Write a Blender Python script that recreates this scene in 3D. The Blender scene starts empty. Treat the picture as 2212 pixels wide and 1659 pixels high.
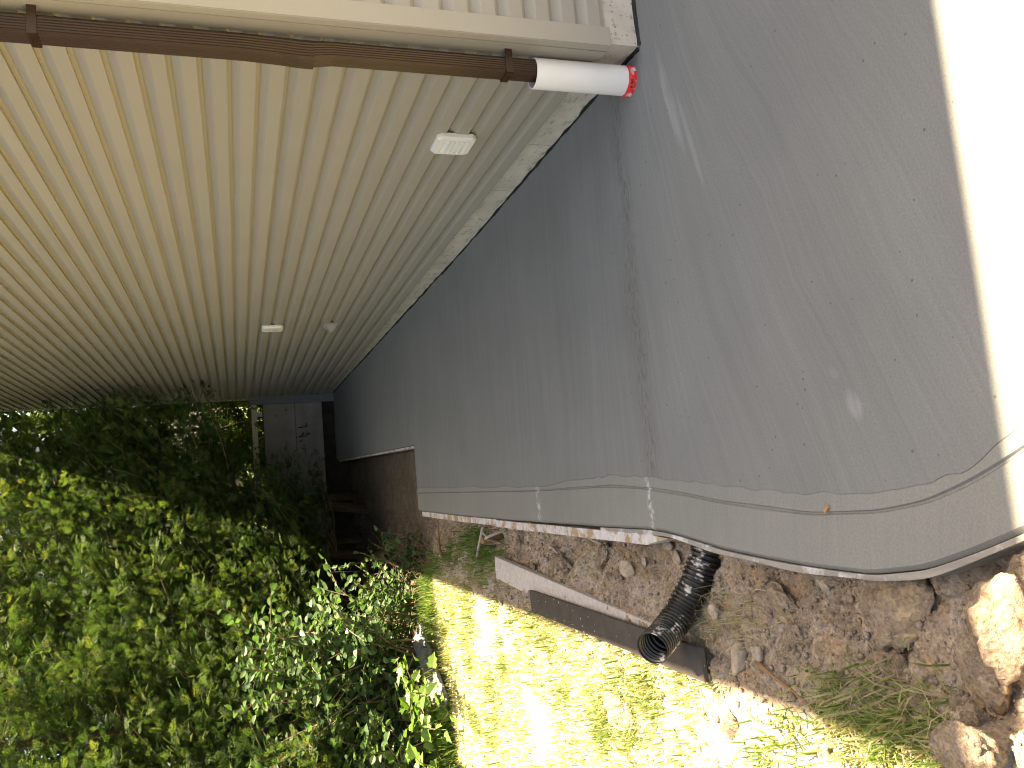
import bpy, bmesh, math, random
import numpy as np
from mathutils import Vector, Matrix

# ------------------------------------------------------------------ camera, sky, sun, exposure
sc = bpy.context.scene
col = sc.collection
H_CAM = 1.5
F_PX, W_PX = 1790.0, 2212.0
def _n(v):
    v = np.array(v, float); return v / np.linalg.norm(v)
_down = _n([241, 5316, 1790]); _Z = -_down
_Y = np.array([-270., -591., 1790.]); _Y -= _Y.dot(_Z) * _Z; _Y = _n(_Y)
_X = np.cross(_Y, _Z)
R = np.stack([_X, _Y, _Z])
cam_d = bpy.data.cameras.new('camera'); cam = bpy.data.objects.new('camera', cam_d); col.objects.link(cam)
cx, cy, cz = R @ np.array([0, 1, 0]), R @ np.array([1, 0, 0]), -(R @ np.array([0, 0, 1]))
M = Matrix.Identity(4)
for i in range(3):
    M[i][0], M[i][1], M[i][2] = cx[i], cy[i], cz[i]
M[0][3], M[1][3], M[2][3] = 0, 0, H_CAM
cam.matrix_world = M
cam_d.sensor_width = 36; cam_d.lens = 36 * F_PX / W_PX
cam_d.clip_start = 0.05; cam_d.clip_end = 2000
sc.camera = cam

SUN = np.array([0.395, 0.185, 1.0])
el = math.atan2(1, math.hypot(SUN[0], SUN[1])); az = math.atan2(SUN[0], SUN[1])
w = bpy.data.worlds.new('World'); sc.world = w; w.use_nodes = True
nt = w.node_tree
bg = nt.nodes['Background']; sky = nt.nodes.new('ShaderNodeTexSky'); sky.sky_type = 'NISHITA'
sky.sun_disc = False; sky.sun_elevation = el; sky.sun_rotation = az; sky.air_density = 1.0; sky.dust_density = 2.5; sky.ozone_density = 1.0
nt.links.new(sky.outputs[0], bg.inputs[0]); bg.inputs[1].default_value = 0.072
sd = bpy.data.lights.new('sun', 'SUN'); sd.energy = 5.0; sd.angle = math.radians(0.53); sd.color = (1, 0.94, 0.84)
so = bpy.data.objects.new('sun', sd); col.objects.link(so)
so.rotation_euler = Vector((-SUN[0], -SUN[1], -SUN[2])).to_track_quat('-Z', 'Y').to_euler()
so.location = (3, 1, 12)
sc.view_settings.view_transform = 'Standard'; sc.view_settings.look = 'None'
sc.view_settings.gamma = 1; sc.view_settings.exposure = 2.74
sc.view_settings.use_white_balance = True; sc.view_settings.white_balance_temperature = 9400; sc.view_settings.white_balance_tint = 14
try: sc.view_settings.use_curve_mapping = False
except Exception: pass
sc.cycles.max_bounces = 8; sc.cycles.diffuse_bounces = 5; sc.cycles.transparent_max_bounces = 4
sc.cycles.use_denoising = True; sc.cycles.filter_width = 1.1

# ------------------------------------------------------------------ helpers
rng = np.random.default_rng(7)
def tag(o, label=None, cat=None, group=None, kind=None):
    if label: o['label'] = label
    if cat: o['category'] = cat
    if group: o['group'] = group
    if kind: o['kind'] = kind
    return o
def empty(name, loc, label, cat, group=None):
    o = bpy.data.objects.new(name, None); o.empty_display_size = .1; o.location = loc
    col.objects.link(o); tag(o, label, cat, group); return o
def wloc(o):
    p = Vector((0, 0, 0))
    while o is not None: p = p + o.location; o = o.parent
    return p
def mesh_np(name, v, loops, sizes, smooth=False, attrs=None):
    me = bpy.data.meshes.new(name)
    v = np.asarray(v, np.float32); loops = np.asarray(loops, np.int32); sizes = np.asarray(sizes, np.int32)
    me.vertices.add(len(v)); me.vertices.foreach_set('co', v.ravel())
    me.loops.add(len(loops)); me.loops.foreach_set('vertex_index', loops)
    me.polygons.add(len(sizes)); st = np.concatenate([[0], np.cumsum(sizes)[:-1]]).astype(np.int32)
    me.polygons.foreach_set('loop_start', st)
    try: me.polygons.foreach_set('loop_total', sizes)
    except Exception: pass
    if smooth: me.polygons.foreach_set('use_smooth', np.ones(len(sizes), bool))
    me.update(calc_edges=True)
    for k, a in (attrs or {}).items():
        at = me.attributes.new(k, 'FLOAT', 'POINT'); at.data.foreach_set('value', np.asarray(a, np.float32))
    me.validate()
    return me
def link(name, me, mat, parent=None, loc=None):
    o = bpy.data.objects.new(name, me); col.objects.link(o)
    if mat and not len(me.materials): me.materials.append(mat)
    if parent is not None: o.parent = parent
    if loc is not None: o.location = loc
    return o
class MB:
    def __init__(s): s.v = []; s.f = []
    def add(s, vs, fs):
        b = len(s.v); s.v += [tuple(float(c) for c in p) for p in vs]; s.f += [tuple(b + i for i in f) for f in fs]
    def box(s, lo, hi):
        x0, y0, z0 = lo; x1, y1, z1 = hi
        s.add([(x0,y0,z0),(x1,y0,z0),(x1,y1,z0),(x0,y1,z0),(x0,y0,z1),(x1,y0,z1),(x1,y1,z1),(x0,y1,z1)],
              [(3,2,1,0),(4,5,6,7),(0,1,5,4),(1,2,6,5),(2,3,7,6),(3,0,4,7)])
    def hexa(s, q0, q1):
        """two quads (bottom, top), each 4 points ccw from above"""
        s.add(list(q0) + list(q1), [(3,2,1,0),(4,5,6,7),(0,1,5,4),(1,2,6,5),(2,3,7,6),(3,0,4,7)])
    def tube(s, pts, rad, n=8, cap=True):
        pts = [np.array(p, float) for p in pts]; rings = []
        if np.isscalar(rad): rad = [rad] * len(pts)
        up = np.array([0.13, 0.31, 0.94])
        for i, p in enumerate(pts):
            t = pts[min(i+1, len(pts)-1)] - pts[max(i-1, 0)]; t = t / (np.linalg.norm(t) + 1e-9)
            a = np.cross(up, t)
            if np.linalg.norm(a) < .05: a = np.cross(np.array([1., 0, 0]), t)
            a /= np.linalg.norm(a); b = np.cross(t, a)
            rings.append([p + rad[i] * (math.cos(2*math.pi*k/n) * a + math.sin(2*math.pi*k/n) * b) for k in range(n)])
        vs = [q for r in rings for q in r]; fs = []
        for i in range(len(pts) - 1):
            for k in range(n):
                fs.append((i*n+k, i*n+(k+1) % n, (i+1)*n+(k+1) % n, (i+1)*n+k))
        if cap: fs += [tuple(reversed(range(n))), tuple(range((len(pts)-1)*n, len(pts)*n))]
        s.add(vs, fs)
    def build(s, name, mat, parent=None, smooth=False, bevel=0, world=True, loc=None):
        me = bpy.data.meshes.new(name)
        off = wloc(parent) if (parent is not None and world) else Vector((0, 0, 0))
        me.from_pydata([(p[0]-off.x, p[1]-off.y, p[2]-off.z) for p in s.v], [], s.f)
        if smooth: me.polygons.foreach_set('use_smooth', np.ones(len(me.polygons), bool))
        if bevel:
            bm = bmesh.new(); bm.from_mesh(me); bmesh.ops.remove_doubles(bm, verts=bm.verts, dist=1e-5)
            bmesh.ops.bevel(bm, geom=bm.edges[:], offset=bevel, segments=2, affect='EDGES', clamp_overlap=True)
            bm.to_mesh(me); bm.free()
        me.update(); me.validate()
        return link(name, me, mat, parent, loc)
def spline(P, n):
    P = np.array(P, float); k = len(P)
    ext = np.vstack([2*P[0]-P[1], P, 2*P[-1]-P[-2]]); out = []
    for t in np.linspace(0, k-1, n):
        i = min(int(t), k-2); u = t - i; a, b, c, d = ext[i:i+4]
        out.append(.5*((2*b) + (-a+c)*u + (2*a-5*b+4*c-d)*u*u + (-a+3*b-3*c+d)*u**3))
    return np.array(out)
# value noise
def _hash(ix, iy, s):
    h = (ix.astype(np.int64)*374761393 + iy.astype(np.int64)*668265263 + s*974634777) & 0x7fffffff
    h = ((h ^ (h >> 13)) * 1274126177) & 0x7fffffff
    return ((h ^ (h >> 16)) & 0xffff) / 65535.0
def vnoise(x, y, s=0):
    ix, iy = np.floor(x), np.floor(y); fx, fy = x-ix, y-iy
    fx = fx*fx*(3-2*fx); fy = fy*fy*(3-2*fy)
    a, b = _hash(ix, iy, s), _hash(ix+1, iy, s); c, d = _hash(ix, iy+1, s), _hash(ix+1, iy+1, s)
    return (a*(1-fx)+b*fx)*(1-fy) + (c*(1-fx)+d*fx)*fy
def fbm(x, y, s=0, o=4):
    r, a, n = 0, .5, 0
    for i in range(o):
        r = r + a*vnoise(x, y, s+i*17); n += a; a *= .5; x, y = x*2.03+3.1, y*2.03+1.7
    return r / n
def worley(x, y, s=0):
    ix, iy = np.floor(x), np.floor(y); best = np.full(np.shape(x), 9.); second = best.copy(); val = np.zeros(np.shape(x))
    for dx in (-1, 0, 1):
        for dy in (-1, 0, 1):
            cx_, cy_ = ix+dx, iy+dy; px = cx_+_hash(cx_, cy_, s); py = cy_+_hash(cx_, cy_, s+71)
            d = np.hypot(px-x, py-y); hv = _hash(cx_, cy_, s+133); upd = d < best
            second = np.where(upd, best, np.minimum(second, d)); val = np.where(upd, hv, val); best = np.where(upd, d, best)
    return best, second, val
def sstep(a, b, x):
    t = np.clip((x-a)/(b-a), 0, 1); return t*t*(3-2*t)   # works for a > b too

# ------------------------------------------------------------------ materials
class NM:
    def __init__(s, name):
        s.m = bpy.data.materials.new(name); s.m.use_nodes = True; s.t = s.m.node_tree; s.n = s.t.nodes
        s.p = s.n['Principled BSDF']; s.out = s.n['Material Output']
        s.tc = s.n.new('ShaderNodeTexCoord'); s.co = s.tc.outputs['Object']
    def L(s, a, b): s.t.links.new(a, b)
    def mapping(s, scale=(1,1,1), rot=(0,0,0), co=None, loc=(0,0,0)):
        m = s.n.new('ShaderNodeMapping'); m.inputs['Scale'].default_value = scale
        m.inputs['Rotation'].default_value = rot; m.inputs['Location'].default_value = loc
        s.L(co or s.co, m.inputs[0]); return m.outputs[0]
    def noise(s, scale, detail=4, co=None, rough=.55, dist=0):
        k = s.n.new('ShaderNodeTexNoise'); k.inputs['Scale'].default_value = scale
        k.inputs['Detail'].default_value = detail; k.inputs['Roughness'].default_value = rough
        k.inputs['Distortion'].default_value = dist
        s.L(co or s.co, k.inputs['Vector']); return k.outputs['Fac']
    def vor(s, scale, co=None, feature='F1', out='Distance'):
        k = s.n.new('ShaderNodeTexVoronoi'); k.feature = feature; k.inputs['Scale'].default_value = scale
        s.L(co or s.co, k.inputs['Vector']); return k.outputs[out]
    def ramp(s, fac, stops, interp='LINEAR'):
        r = s.n.new('ShaderNodeValToRGB'); r.color_ramp.interpolation = interp; e = r.color_ramp.elements
        while len(e) < len(stops): e.new(.5)
        for i, (p, c) in enumerate(stops):
            e[i].position = p; e[i].color = (*c, 1) if len(c) == 3 else c
        s.L(fac, r.inputs[0]); return r.outputs[0]
    def rng(s, fac, a, b, c=0., d=1., smooth=False):
        m = s.n.new('ShaderNodeMapRange'); m.interpolation_type = 'SMOOTHSTEP' if smooth else 'LINEAR'
        for k, v in zip((1, 2, 3, 4), (a, b, c, d)): m.inputs[k].default_value = v
        s.L(fac, m.inputs[0]); return m.outputs[0]
    def mix(s, fac, a, b, mode='MIX'):
        m = s.n.new('ShaderNodeMix'); m.data_type = 'RGBA'; m.blend_type = mode
        for x, i in ((fac, 0), (a, 6), (b, 7)):
            if isinstance(x, (int, float)): m.inputs[i].default_value = x
            elif isinstance(x, tuple): m.inputs[i].default_value = (*x, 1)
            else: s.L(x, m.inputs[i])
        return m.outputs[2]
    def math(s, op, a, b=0.):
        m = s.n.new('ShaderNodeMath'); m.operation = op
        for x, i in ((a, 0), (b, 1)):
            if isinstance(x, (int, float)): m.inputs[i].default_value = x
            else: s.L(x, m.inputs[i])
        return m.outputs[0]
    def xyz(s):
        k = s.n.new('ShaderNodeSeparateXYZ'); s.L(s.co, k.inputs[0]); return k.outputs
    def comb(s, x, y, z):
        k = s.n.new('ShaderNodeCombineXYZ')
        for a, i in ((x, 0), (y, 1), (z, 2)):
            if isinstance(a, (int, float)): k.inputs[i].default_value = a
            else: s.L(a, k.inputs[i])
        return k.outputs[0]
    def attr(s, name):
        k = s.n.new('ShaderNodeAttribute'); k.attribute_name = name; return k.outputs['Fac']
    def objrand(s):
        return s.n.new('ShaderNodeObjectInfo').outputs['Random']
    def bump(s, h, strength=.3, dist=.01, prev=None):
        b = s.n.new('ShaderNodeBump'); b.inputs['Strength'].default_value = strength; b.inputs['Distance'].default_value = dist
        s.L(h, b.inputs['Height'])
        if prev is not None: s.L(prev, b.inputs['Normal'])
        return b.outputs[0]
    def done(s, color=None, rough=None, normal=None, spec=None, metal=None):
        if color is not None:
            if isinstance(color, tuple): s.p.inputs['Base Color'].default_value = (*color, 1)
            else: s.L(color, s.p.inputs['Base Color'])
        if rough is not None:
            if isinstance(rough, (int, float)): s.p.inputs['Roughness'].default_value = rough
            else: s.L(rough, s.p.inputs['Roughness'])
        if normal is not None: s.L(normal, s.p.inputs['Normal'])
        if spec is not None: s.p.inputs['Specular IOR Level'].default_value = spec
        if metal is not None: s.p.inputs['Metallic'].default_value = metal
        return s.m
def simple(name, c, rough=.6, var=.12, scale=20, bump=.1, bscale=80, spec=.3):
    k = NM(name); n1 = k.noise(scale, 5)
    lo = tuple(x*(1-var) for x in c); hi = tuple(min(1, x*(1+var)) for x in c)
    return k.done(k.ramp(n1, [(.3, lo), (.7, hi)]), rough, k.bump(k.noise(bscale, 3), bump, .003), spec)

def mat_slab(name, base, streak, band=False):
    k = NM(name); X, Y, Z = k.xyz()[0:3]
    s = k.rng(Y, 2.1, 3.3, -.41, .06, True) if not band else k.rng(Y, 1.2, 3.2, .25, .02)
    c = k.math('ADD', Y, k.math('MULTIPLY', s, X))
    wob = k.math('MULTIPLY', k.noise(1.6, 3), .12)
    c = k.math('ADD', c, wob)
    v1 = k.comb(k.math('MULTIPLY', X, 1.1), k.math('MULTIPLY', c, 75.), 0.)
    v2 = k.comb(k.math('MULTIPLY', X, .7), k.math('MULTIPLY', c, 15.), 3.)
    v3 = k.comb(k.math('MULTIPLY', X, .35), k.math('MULTIPLY', c, 2.6), 7.)
    st = k.noise(1, 4, v1); st2 = k.noise(1, 4, v2); st3 = k.noise(1, 3, v3)
    lo = tuple(x*(1-streak) for x in base); hi = tuple(x*(1+streak) for x in base)
    colr = k.ramp(k.math('ADD', k.math('MULTIPLY', st, .40), k.math('ADD', k.math('MULTIPLY', st2, .36), k.math('MULTIPLY', st3, .24))),
                  [(.36, lo), (.64, hi)])
    blot = k.noise(2.2, 6, rough=.6)
    colr = k.mix(1., colr, k.ramp(blot, [(.3, (.92, .93, .94)), (.7, (1.06, 1.05, 1.04))]), 'MULTIPLY')
    grain = k.noise(170, 2)
    colr = k.mix(1., colr, k.ramp(grain, [(.25, (.86, .86, .86)), (.75, (1.1, 1.1, 1.1))]), 'MULTIPLY')
    # little dark pits, denser along some broom lines
    vd = k.vor(26); pm = k.noise(26, 0); dens = k.math('ADD', k.math('MULTIPLY', st2, .7), k.math('MULTIPLY', k.noise(3.1, 3), .5))
    pit = k.math('MULTIPLY', k.math('LESS_THAN', vd, .10), k.math('GREATER_THAN', k.math('ADD', dens, k.math('MULTIPLY', pm, .5)), .90))
    if not band:
        colr = k.mix(k.math('MULTIPLY', pit, .6), colr, (.06, .058, .056))
        seam = k.rng(k.math('ABSOLUTE', k.math('SUBTRACT', k.math('ADD', Y, k.math('MULTIPLY', k.noise(2.5, 3), .16)), 2.93)), 0., .09, 1, 0, True)
        colr = k.mix(k.math('MULTIPLY', seam, k.rng(k.noise(45, 4, k.mapping((.5, 1.6, 1))), .45, .62, .12, .62)), colr, (.085, .075, .066))
        # pale lime bloom patches
        def bloom(x, y, rx, ry, amt, colr):
            dx = k.math('DIVIDE', k.math('SUBTRACT', X, x), rx); dy = k.math('DIVIDE', k.math('SUBTRACT', c, y), ry)
            d = k.math('ADD', k.math('POWER', k.math('ABSOLUTE', dx), 2), k.math('POWER', k.math('ABSOLUTE', dy), 2))
            m = k.math('MULTIPLY', k.rng(d, .1, 1., 1, 0, True), k.rng(k.math('ADD', k.math('MULTIPLY', st2, .6), k.math('MULTIPLY', blot, .4)), .38, .58))
            return k.mix(k.math('MULTIPLY', m, amt), colr, (.62, .63, .66))
        colr = bloom(1.30, 2.07, .26, .06, .22, colr)
        colr = bloom(1.12, 2.0, .24, .03, .10, colr)
        colr = bloom(.13, 1.74, .05, .035, .25, colr)
        colr = bloom(.22, 1.77, .025, .02, .2, colr)
    else:
        # droplets of pale laitance running across the band
        for y0, wd in ((4.16, .035), (2.90, .028)):
            d = k.math('ABSOLUTE', k.math('SUBTRACT', k.math('ADD', Y, k.math('MULTIPLY', k.noise(9, 3), .08)), y0 + .04))
            m = k.math('MULTIPLY', k.rng(d, 0, wd, 1, 0), k.rng(k.noise(30, 3), .42, .6))
            colr = k.mix(k.math('MULTIPLY', m, .7), colr, (.6, .6, .6))
    h = k.math('ADD', k.math('MULTIPLY', st, .5), k.math('ADD', k.math('MULTIPLY', st2, .35), k.math('MULTIPLY', grain, .25)))
    nb = k.bump(h, .22 if not band else .12, .004)
    return k.done(colr, k.rng(blot, .3, .7, .62, .82), nb, .35)

def mat_foundation():
    k = NM('foundation_concrete'); n = k.noise(5, 6); n2 = k.noise(28, 5, k.mapping((1, .35, 1)), .6)
    c = k.ramp(n, [(.28, (.45, .39, .33)), (.5, (.58, .51, .435)), (.72, (.66, .585, .50))])
    c = k.mix(k.rng(n2, .56, .68), c, (.30, .29, .25))
    v = k.vor(60); sel = k.noise(60, 0)
    pit = k.math('MULTIPLY', k.math('LESS_THAN', v, .2), k.math('GREATER_THAN', sel, .55))
    c = k.mix(k.math('MULTIPLY', pit, .75), c, (.1, .09, .08))
    seam = k.math('LESS_THAN', k.math('ABSOLUTE', k.math('SUBTRACT', k.math('FRACT', k.math('MULTIPLY', k.math('ADD', k.xyz()[1], k.math('MULTIPLY', k.noise(8, 2), .03)), 1.64)), .5)), .006)
    c = k.mix(k.math('MULTIPLY', seam, .5), c, (.2, .19, .16))
    return k.done(c, .85, k.bump(k.math('SUBTRACT', n2, pit), .4, .004), .2)

def mat_siding(name, c0):
    k = NM(name); grain = k.noise(1, 4, k.mapping((60, 5, 160))); n = k.noise(.9, 3)
    r = k.objrand()
    c = k.ramp(n, [(.3, tuple(x*.95 for x in c0)), (.7, tuple(x*1.04 for x in c0))])
    c = k.mix(1., c, k.ramp(r, [(0, (.96, .96, .96)), (1, (1.03, 1.03, 1.03))]), 'MULTIPLY')
    d = k.noise(26, 6, k.mapping((1, 1, 2.2))); c = k.mix(k.rng(d, .68, .78, 0, .35), c, (.25, .2, .14))
    wob = k.noise(1, 2, k.mapping((2, 1.1, 9)))
    return k.done(c, .5, k.bump(grain, .10, .001, k.bump(wob, .25, .004)), .35)

def mat_soil(name='soil_earth', red=1.0):
    k = NM(name)
    if name == 'clay_clod': k.co = k.mapping((.085, .085, .06), loc=(3, 1, 2))
    n = k.noise(3.2, 6, rough=.65); n2 = k.noise(14, 5, dist=.4); n3 = k.noise(90, 4)
    c = k.ramp(n, [(.28, (.21, .168, .128)), (.45, (.32, .26, .20)), (.56, (.38, .315, .245)), (.74, (.45, .41, .365))])
    c = k.mix(k.rng(n2, .52, .66, 0, .6), c, (.42, .29*red, .175*red))
    c = k.mix(k.rng(k.noise(8, 5, k.mapping(loc=(4, 2, 1))), .55, .68, 0, .7), c, (.46, .44, .42))
    c = k.mix(1., c, k.ramp(n3, [(.25, (.62, .60, .58)), (.75, (1.32, 1.3, 1.28))]), 'MULTIPLY')
    vc = k.vor(34, k.mapping(co=k.co), out='Color'); c = k.mix(1., c, k.ramp(vc, [(.1, (.80, .79, .78)), (.9, (1.2, 1.2, 1.2))]), 'MULTIPLY')
    if name == 'soil_earth': c = k.mix(k.math('MULTIPLY', k.math('MULTIPLY', k.attr('lawn'), k.math('SUBTRACT', 1., k.attr('far_shade'))), k.rng(n, .3, .5, .55, 1.)), c, k.ramp(n2, [(.3, (.42, .37, .27)), (.7, (.56, .51, .40))]))
    if name == 'soil_earth': c = k.mix(k.math('MULTIPLY', k.attr('far_shade'), .85), c, k.ramp(n2, [(.3, (.045, .036, .028)), (.7, (.11, .085, .062))]))  # shade of the far strip painted into the soil colour
    v = k.vor(75); sel = k.noise(60, 0, k.mapping(loc=(7, 3, 1)))
    peb = k.math('MULTIPLY', k.math('LESS_THAN', v, .22), k.math('GREATER_THAN', sel, .56))
    c = k.mix(k.math('MULTIPLY', peb, .55), c, (.46, .42, .37))
    nb = k.bump(n3, .8, .006, k.bump(k.vor(60), .5, .006, k.bump(k.noise(32, 6, rough=.75), .9, .02)))
    return k.done(c, .92, nb, .12)

def mat_wood(name, c0, c1, axis_scale=(30, 2, 30), rough=.75, splat=None, splat_t=(.5, .56), spots=None):
    k = NM(name); g = k.noise(1, 6, k.mapping(axis_scale), .65, .6)
    c = k.ramp(g, [(.3, c0), (.7, c1)])
    nb = k.bump(g, .35, .003)
    if splat:
        s1 = k.noise(9, 6, rough=.7); c2 = k.ramp(k.noise(40, 4), [(.3, tuple(x*.72 for x in splat)), (.7, splat)])
        c = k.mix(k.rng(s1, *splat_t), c, c2); nb = k.bump(s1, .3, .004, nb)
    if spots:
        v = k.vor(38); sel = k.noise(22, 1)
        m = k.math('MULTIPLY', k.math('LESS_THAN', v, .17), k.math('GREATER_THAN', sel, .6)); c = k.mix(m, c, spots)
    return k.done(c, rough, nb, .25)

def mat_leaf(name, stops, trans=.35, rough=.5, tcol=None):
    k = NM(name); t = k.attr('tint')
    c = k.ramp(t, stops); c = k.mix(1., c, k.ramp(k.noise(40, 2), [(.3, (.8, .8, .8)), (.7, (1.15, 1.15, 1.15))]), 'MULTIPLY')
    k.done(c, rough, None, .15)
    tr = k.n.new('ShaderNodeBsdfTranslucent'); k.L(k.mix(1., c, tcol or (1.35, 1.4, .7), 'MULTIPLY'), tr.inputs['Color'])
    mx = k.n.new('ShaderNodeMixShader'); mx.inputs[0].default_value = trans
    k.L(k.p.outputs[0], mx.inputs[1]); k.L(tr.outputs[0], mx.inputs[2]); k.L(mx.outputs[0], k.out.inputs['Surface'])
    return k.m
def mat_leafobj(name, lo, hi, trans=.35):
    k = NM(name); c = k.ramp(k.objrand(), [(0, lo), (1, hi)])
    k.done(c, .42, None, .45)
    tr = k.n.new('ShaderNodeBsdfTranslucent'); k.L(k.mix(1., c, (1.3, 1.4, .7), 'MULTIPLY'), tr.inputs['Color'])
    mx = k.n.new('ShaderNodeMixShader'); mx.inputs[0].default_value = trans
    k.L(k.p.outputs[0], mx.inputs[1]); k.L(tr.outputs[0], mx.inputs[2]); k.L(mx.outputs[0], k.out.inputs['Surface'])
    return k.m

M_slab = mat_slab('broomed_concrete', (.178, .187, .181), .10)
M_band = mat_slab('trowelled_concrete', (.208, .212, .196), .06, True)
M_found = mat_foundation()
M_side = mat_siding('tan_vinyl', (.345, .310, .268))
M_trim = mat_siding('tan_trim', (.38, .338, .290))
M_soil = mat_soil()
M_clod = mat_soil('clay_clod', 1.1)
M_stone = simple('field_stone', (.35, .285, .22), .92, .35, 1.6, .9, 5)
M_tar = simple('black_mastic', (.012, .012, .013), .6, .4, 30, .9, 60)
M_brown = simple('brown_enamel', (.038, .016, .009), .38, .12, 6, .03, 50, .38)
M_pvc = simple('white_pvc', (.78, .745, .72), .38, .03, 9, .02, 40, .4)
M_white = simple('white_plastic', (.80, .79, .75), .45, .03, 15, .02, 60, .4)
M_clear = simple('milky_plastic', (.36, .35, .34), .35, .1, 15, .05, 60, .5)
M_black = None
def _red():
    k = NM('red_tape'); n = k.noise(45, 5, k.mapping((1, 1, .6)))
    z = k.xyz()[2]
    scr = k.math('MULTIPLY', k.rng(n, .5, .6), k.rng(z, .006, .026, 1, 0))
    c = k.mix(scr, (.75, .02, .02), (.75, .66, .64)); return k.done(c, .42, k.bump(n, .3, .002), .4)
M_red = _red()
def _corr():
    k = NM('black_corrugated'); n = k.noise(14, 5, k.mapping(loc=(1, 5, 2))); n2 = k.noise(55, 4)
    sp = k.math('MULTIPLY', k.rng(n, .57, .63), k.rng(n2, .42, .52))
    dust = k.rng(k.noise(20, 3), .4, .8, 0, .25)
    c = k.mix(dust, (.012, .012, .013), (.12, .10, .085)); c = k.mix(sp, c, (.55, .51, .47))
    return k.done(c, k.rng(sp, 0, 1, .33, .85), k.bump(n2, .1, .002), .5)
M_corr = _corr()
M_form = mat_wood('form_lumber', (.30, .20, .12), (.42, .30, .19), (40, 2, 40), .8, (.62, .60, .59), (.44, .52))
M_formgrey = mat_wood('curved_form', (.20, .19, .17), (.32, .30, .27), (30, 3, 30), .85, (.60, .59, .58), (.52, .62))
M_board = mat_wood('splattered_board', (.24, .17, .11), (.34, .25, .17), (50, 2.5, 50), .8, (.54, .51, .48), (.30, .37))
M_plank = mat_wood('dark_plank', (.055, .046, .041), (.085, .072, .064), (12, 12, 12), .6, None, spots=(.5, .47, .44))
M_grey = mat_wood('weathered_board', (.15, .14, .15), (.27, .26, .28), (20, 20, 20), .8, (.33, .32, .34), (.5, .6))
M_blue = mat_wood('blue_grey_timber', (.10, .12, .15), (.17, .19, .22), (40, 40, 3), .7)
M_stake = mat_wood('stake_wood', (.16, .085, .045), (.30, .17, .09), (50, 4, 50), .8)
M_orange = simple('fresh_wood', (.45, .23, .09), .7, .25, 25, .3, 60)
M_rail = mat_wood('whitewashed_rail', (.45, .45, .44), (.6, .6, .58), (4, 40, 40), .8, (.12, .1, .08), (.58, .62))
M_bark = mat_wood('cedar_bark', (.05, .036, .027), (.115, .082, .06), (60, 60, 4), .9)
M_twig = simple('dry_twig', (.17, .13, .09), .85, .3, 12, .3, 80)
M_litter = simple('rusty_litter', (.27, .15, .085), .9, .4, 9, .3, 80)
M_root = simple('pale_root', (.33, .29, .25), .85, .2, 30, .3, 80)
M_roof = simple('roof_shingle', (.09, .075, .065), .9, .2, 12, .4, 60)
M_gap = simple('gap_shade', (.035, .032, .03), .95, .3, 8, .4, 50, .1)  # near-black colour stands in for shade in the gap under the panels
def _panel():
    k = NM('grey_panel_concrete'); n = k.noise(4, 6); c = k.ramp(n, [(.3, (.20, .195, .205)), (.7, (.28, .275, .285))])
    v = k.vor(6); c = k.mix(k.math('LESS_THAN', v, .08), c, (.06, .06, .06))
    return k.done(c, .85, k.bump(k.noise(60, 4), .2, .003), .2)
M_panel = _panel()
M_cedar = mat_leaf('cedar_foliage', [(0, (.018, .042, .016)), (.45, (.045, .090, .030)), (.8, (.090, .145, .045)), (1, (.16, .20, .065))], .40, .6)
M_deadfol = mat_leaf('rust_sprays', [(0, (.16, .07, .03)), (1, (.3, .13, .05))], .3, .8, (1, 1, 1))
M_shrub = mat_leaf('shrub_foliage', [(0, (.035, .085, .038)), (.6, (.065, .135, .055)), (1, (.12, .20, .05))], .38, .45)
M_shrubleaf = mat_leafobj('shrub_leaf', (.055, .12, .055), (.10, .19, .07))
M_vineleaf = mat_leafobj('vine_leaf', (.08, .17, .04), (.14, .25, .055), .45)
M_tree = mat_leaf('tree_foliage', [(0, (.02, .045, .015)), (1, (.06, .11, .03))], .3, .5)
M_grass = mat_leaf('grass_blades', [(0, (.46, .39, .25)), (.25, (.40, .38, .20)), (.48, (.20, .27, .09)), (1, (.085, .17, .04))], .4, .55, (1.15, 1.2, .8))
M_lawn = simple('lawn_ground', (.10, .13, .04), .95, .35, 6, .6, 40, .1)

# ------------------------------------------------------------------ slab
T_out = [(-3,1.9),(-1,1.05),(0,.55),(.5,.24),(.9,-.0),(1.15,-.12),(1.30,-.183),(1.43,-.231),(1.57,-.275),(1.75,-.300),(1.985,-.296),(2.2,-.285),(2.43,-.268),(2.66,-.237),(2.80,-.222),(2.94,-.214),(3.37,-.214),(4.2,-.206),(4.69,-.202),(5.7,-.185),(7.13,-.15)]
T_gro = [(-3,2.2),(-1,1.3),(0,.78),(.5,.45),(.9,.18),(1.15,.05),(1.265,-.016),(1.402,-.077),(1.538,-.120),(1.69,-.142),(1.955,-.149),(2.39,-.114),(2.62,-.085),(2.90,-.057),(3.236,-.039),(3.7,-.038),(4.16,-.040),(7.13,.003)]
T_inn = [(-3,2.28),(-1,1.37),(0,.86),(.5,.52),(.9,.25),(1.15,.10),(1.256,.035),(1.394,-.037),(1.53,-.078),(1.68,-.096),(1.944,-.092),(2.277,-.071),(2.552,-.041),(2.89,-.012),(3.18,.006),(3.5,.002),(4.158,-.015),(7.13,.051)]
def tab(T, ys):
    P = np.array(T); x = np.interp(ys, P[:, 0], P[:, 1])
    return x
YS = np.concatenate([np.linspace(-3, 1, 25), np.linspace(1.03, 3.6, 130), np.linspace(3.65, 7.13, 50)])
def smooth(a, n=4):
    for _ in range(n): a = np.concatenate([[a[0]], .25*a[:-2]+.5*a[1:-1]+.25*a[2:], [a[-1]]])
    return a
XO, XG, XI = (smooth(tab(T, YS)) for T in (T_out, T_gro, T_inn))
def x_edge(y): return np.interp(y, YS, XO)
def slab_z(y): return 0.0145*np.maximum(0, np.asarray(y)-5.2)
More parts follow.
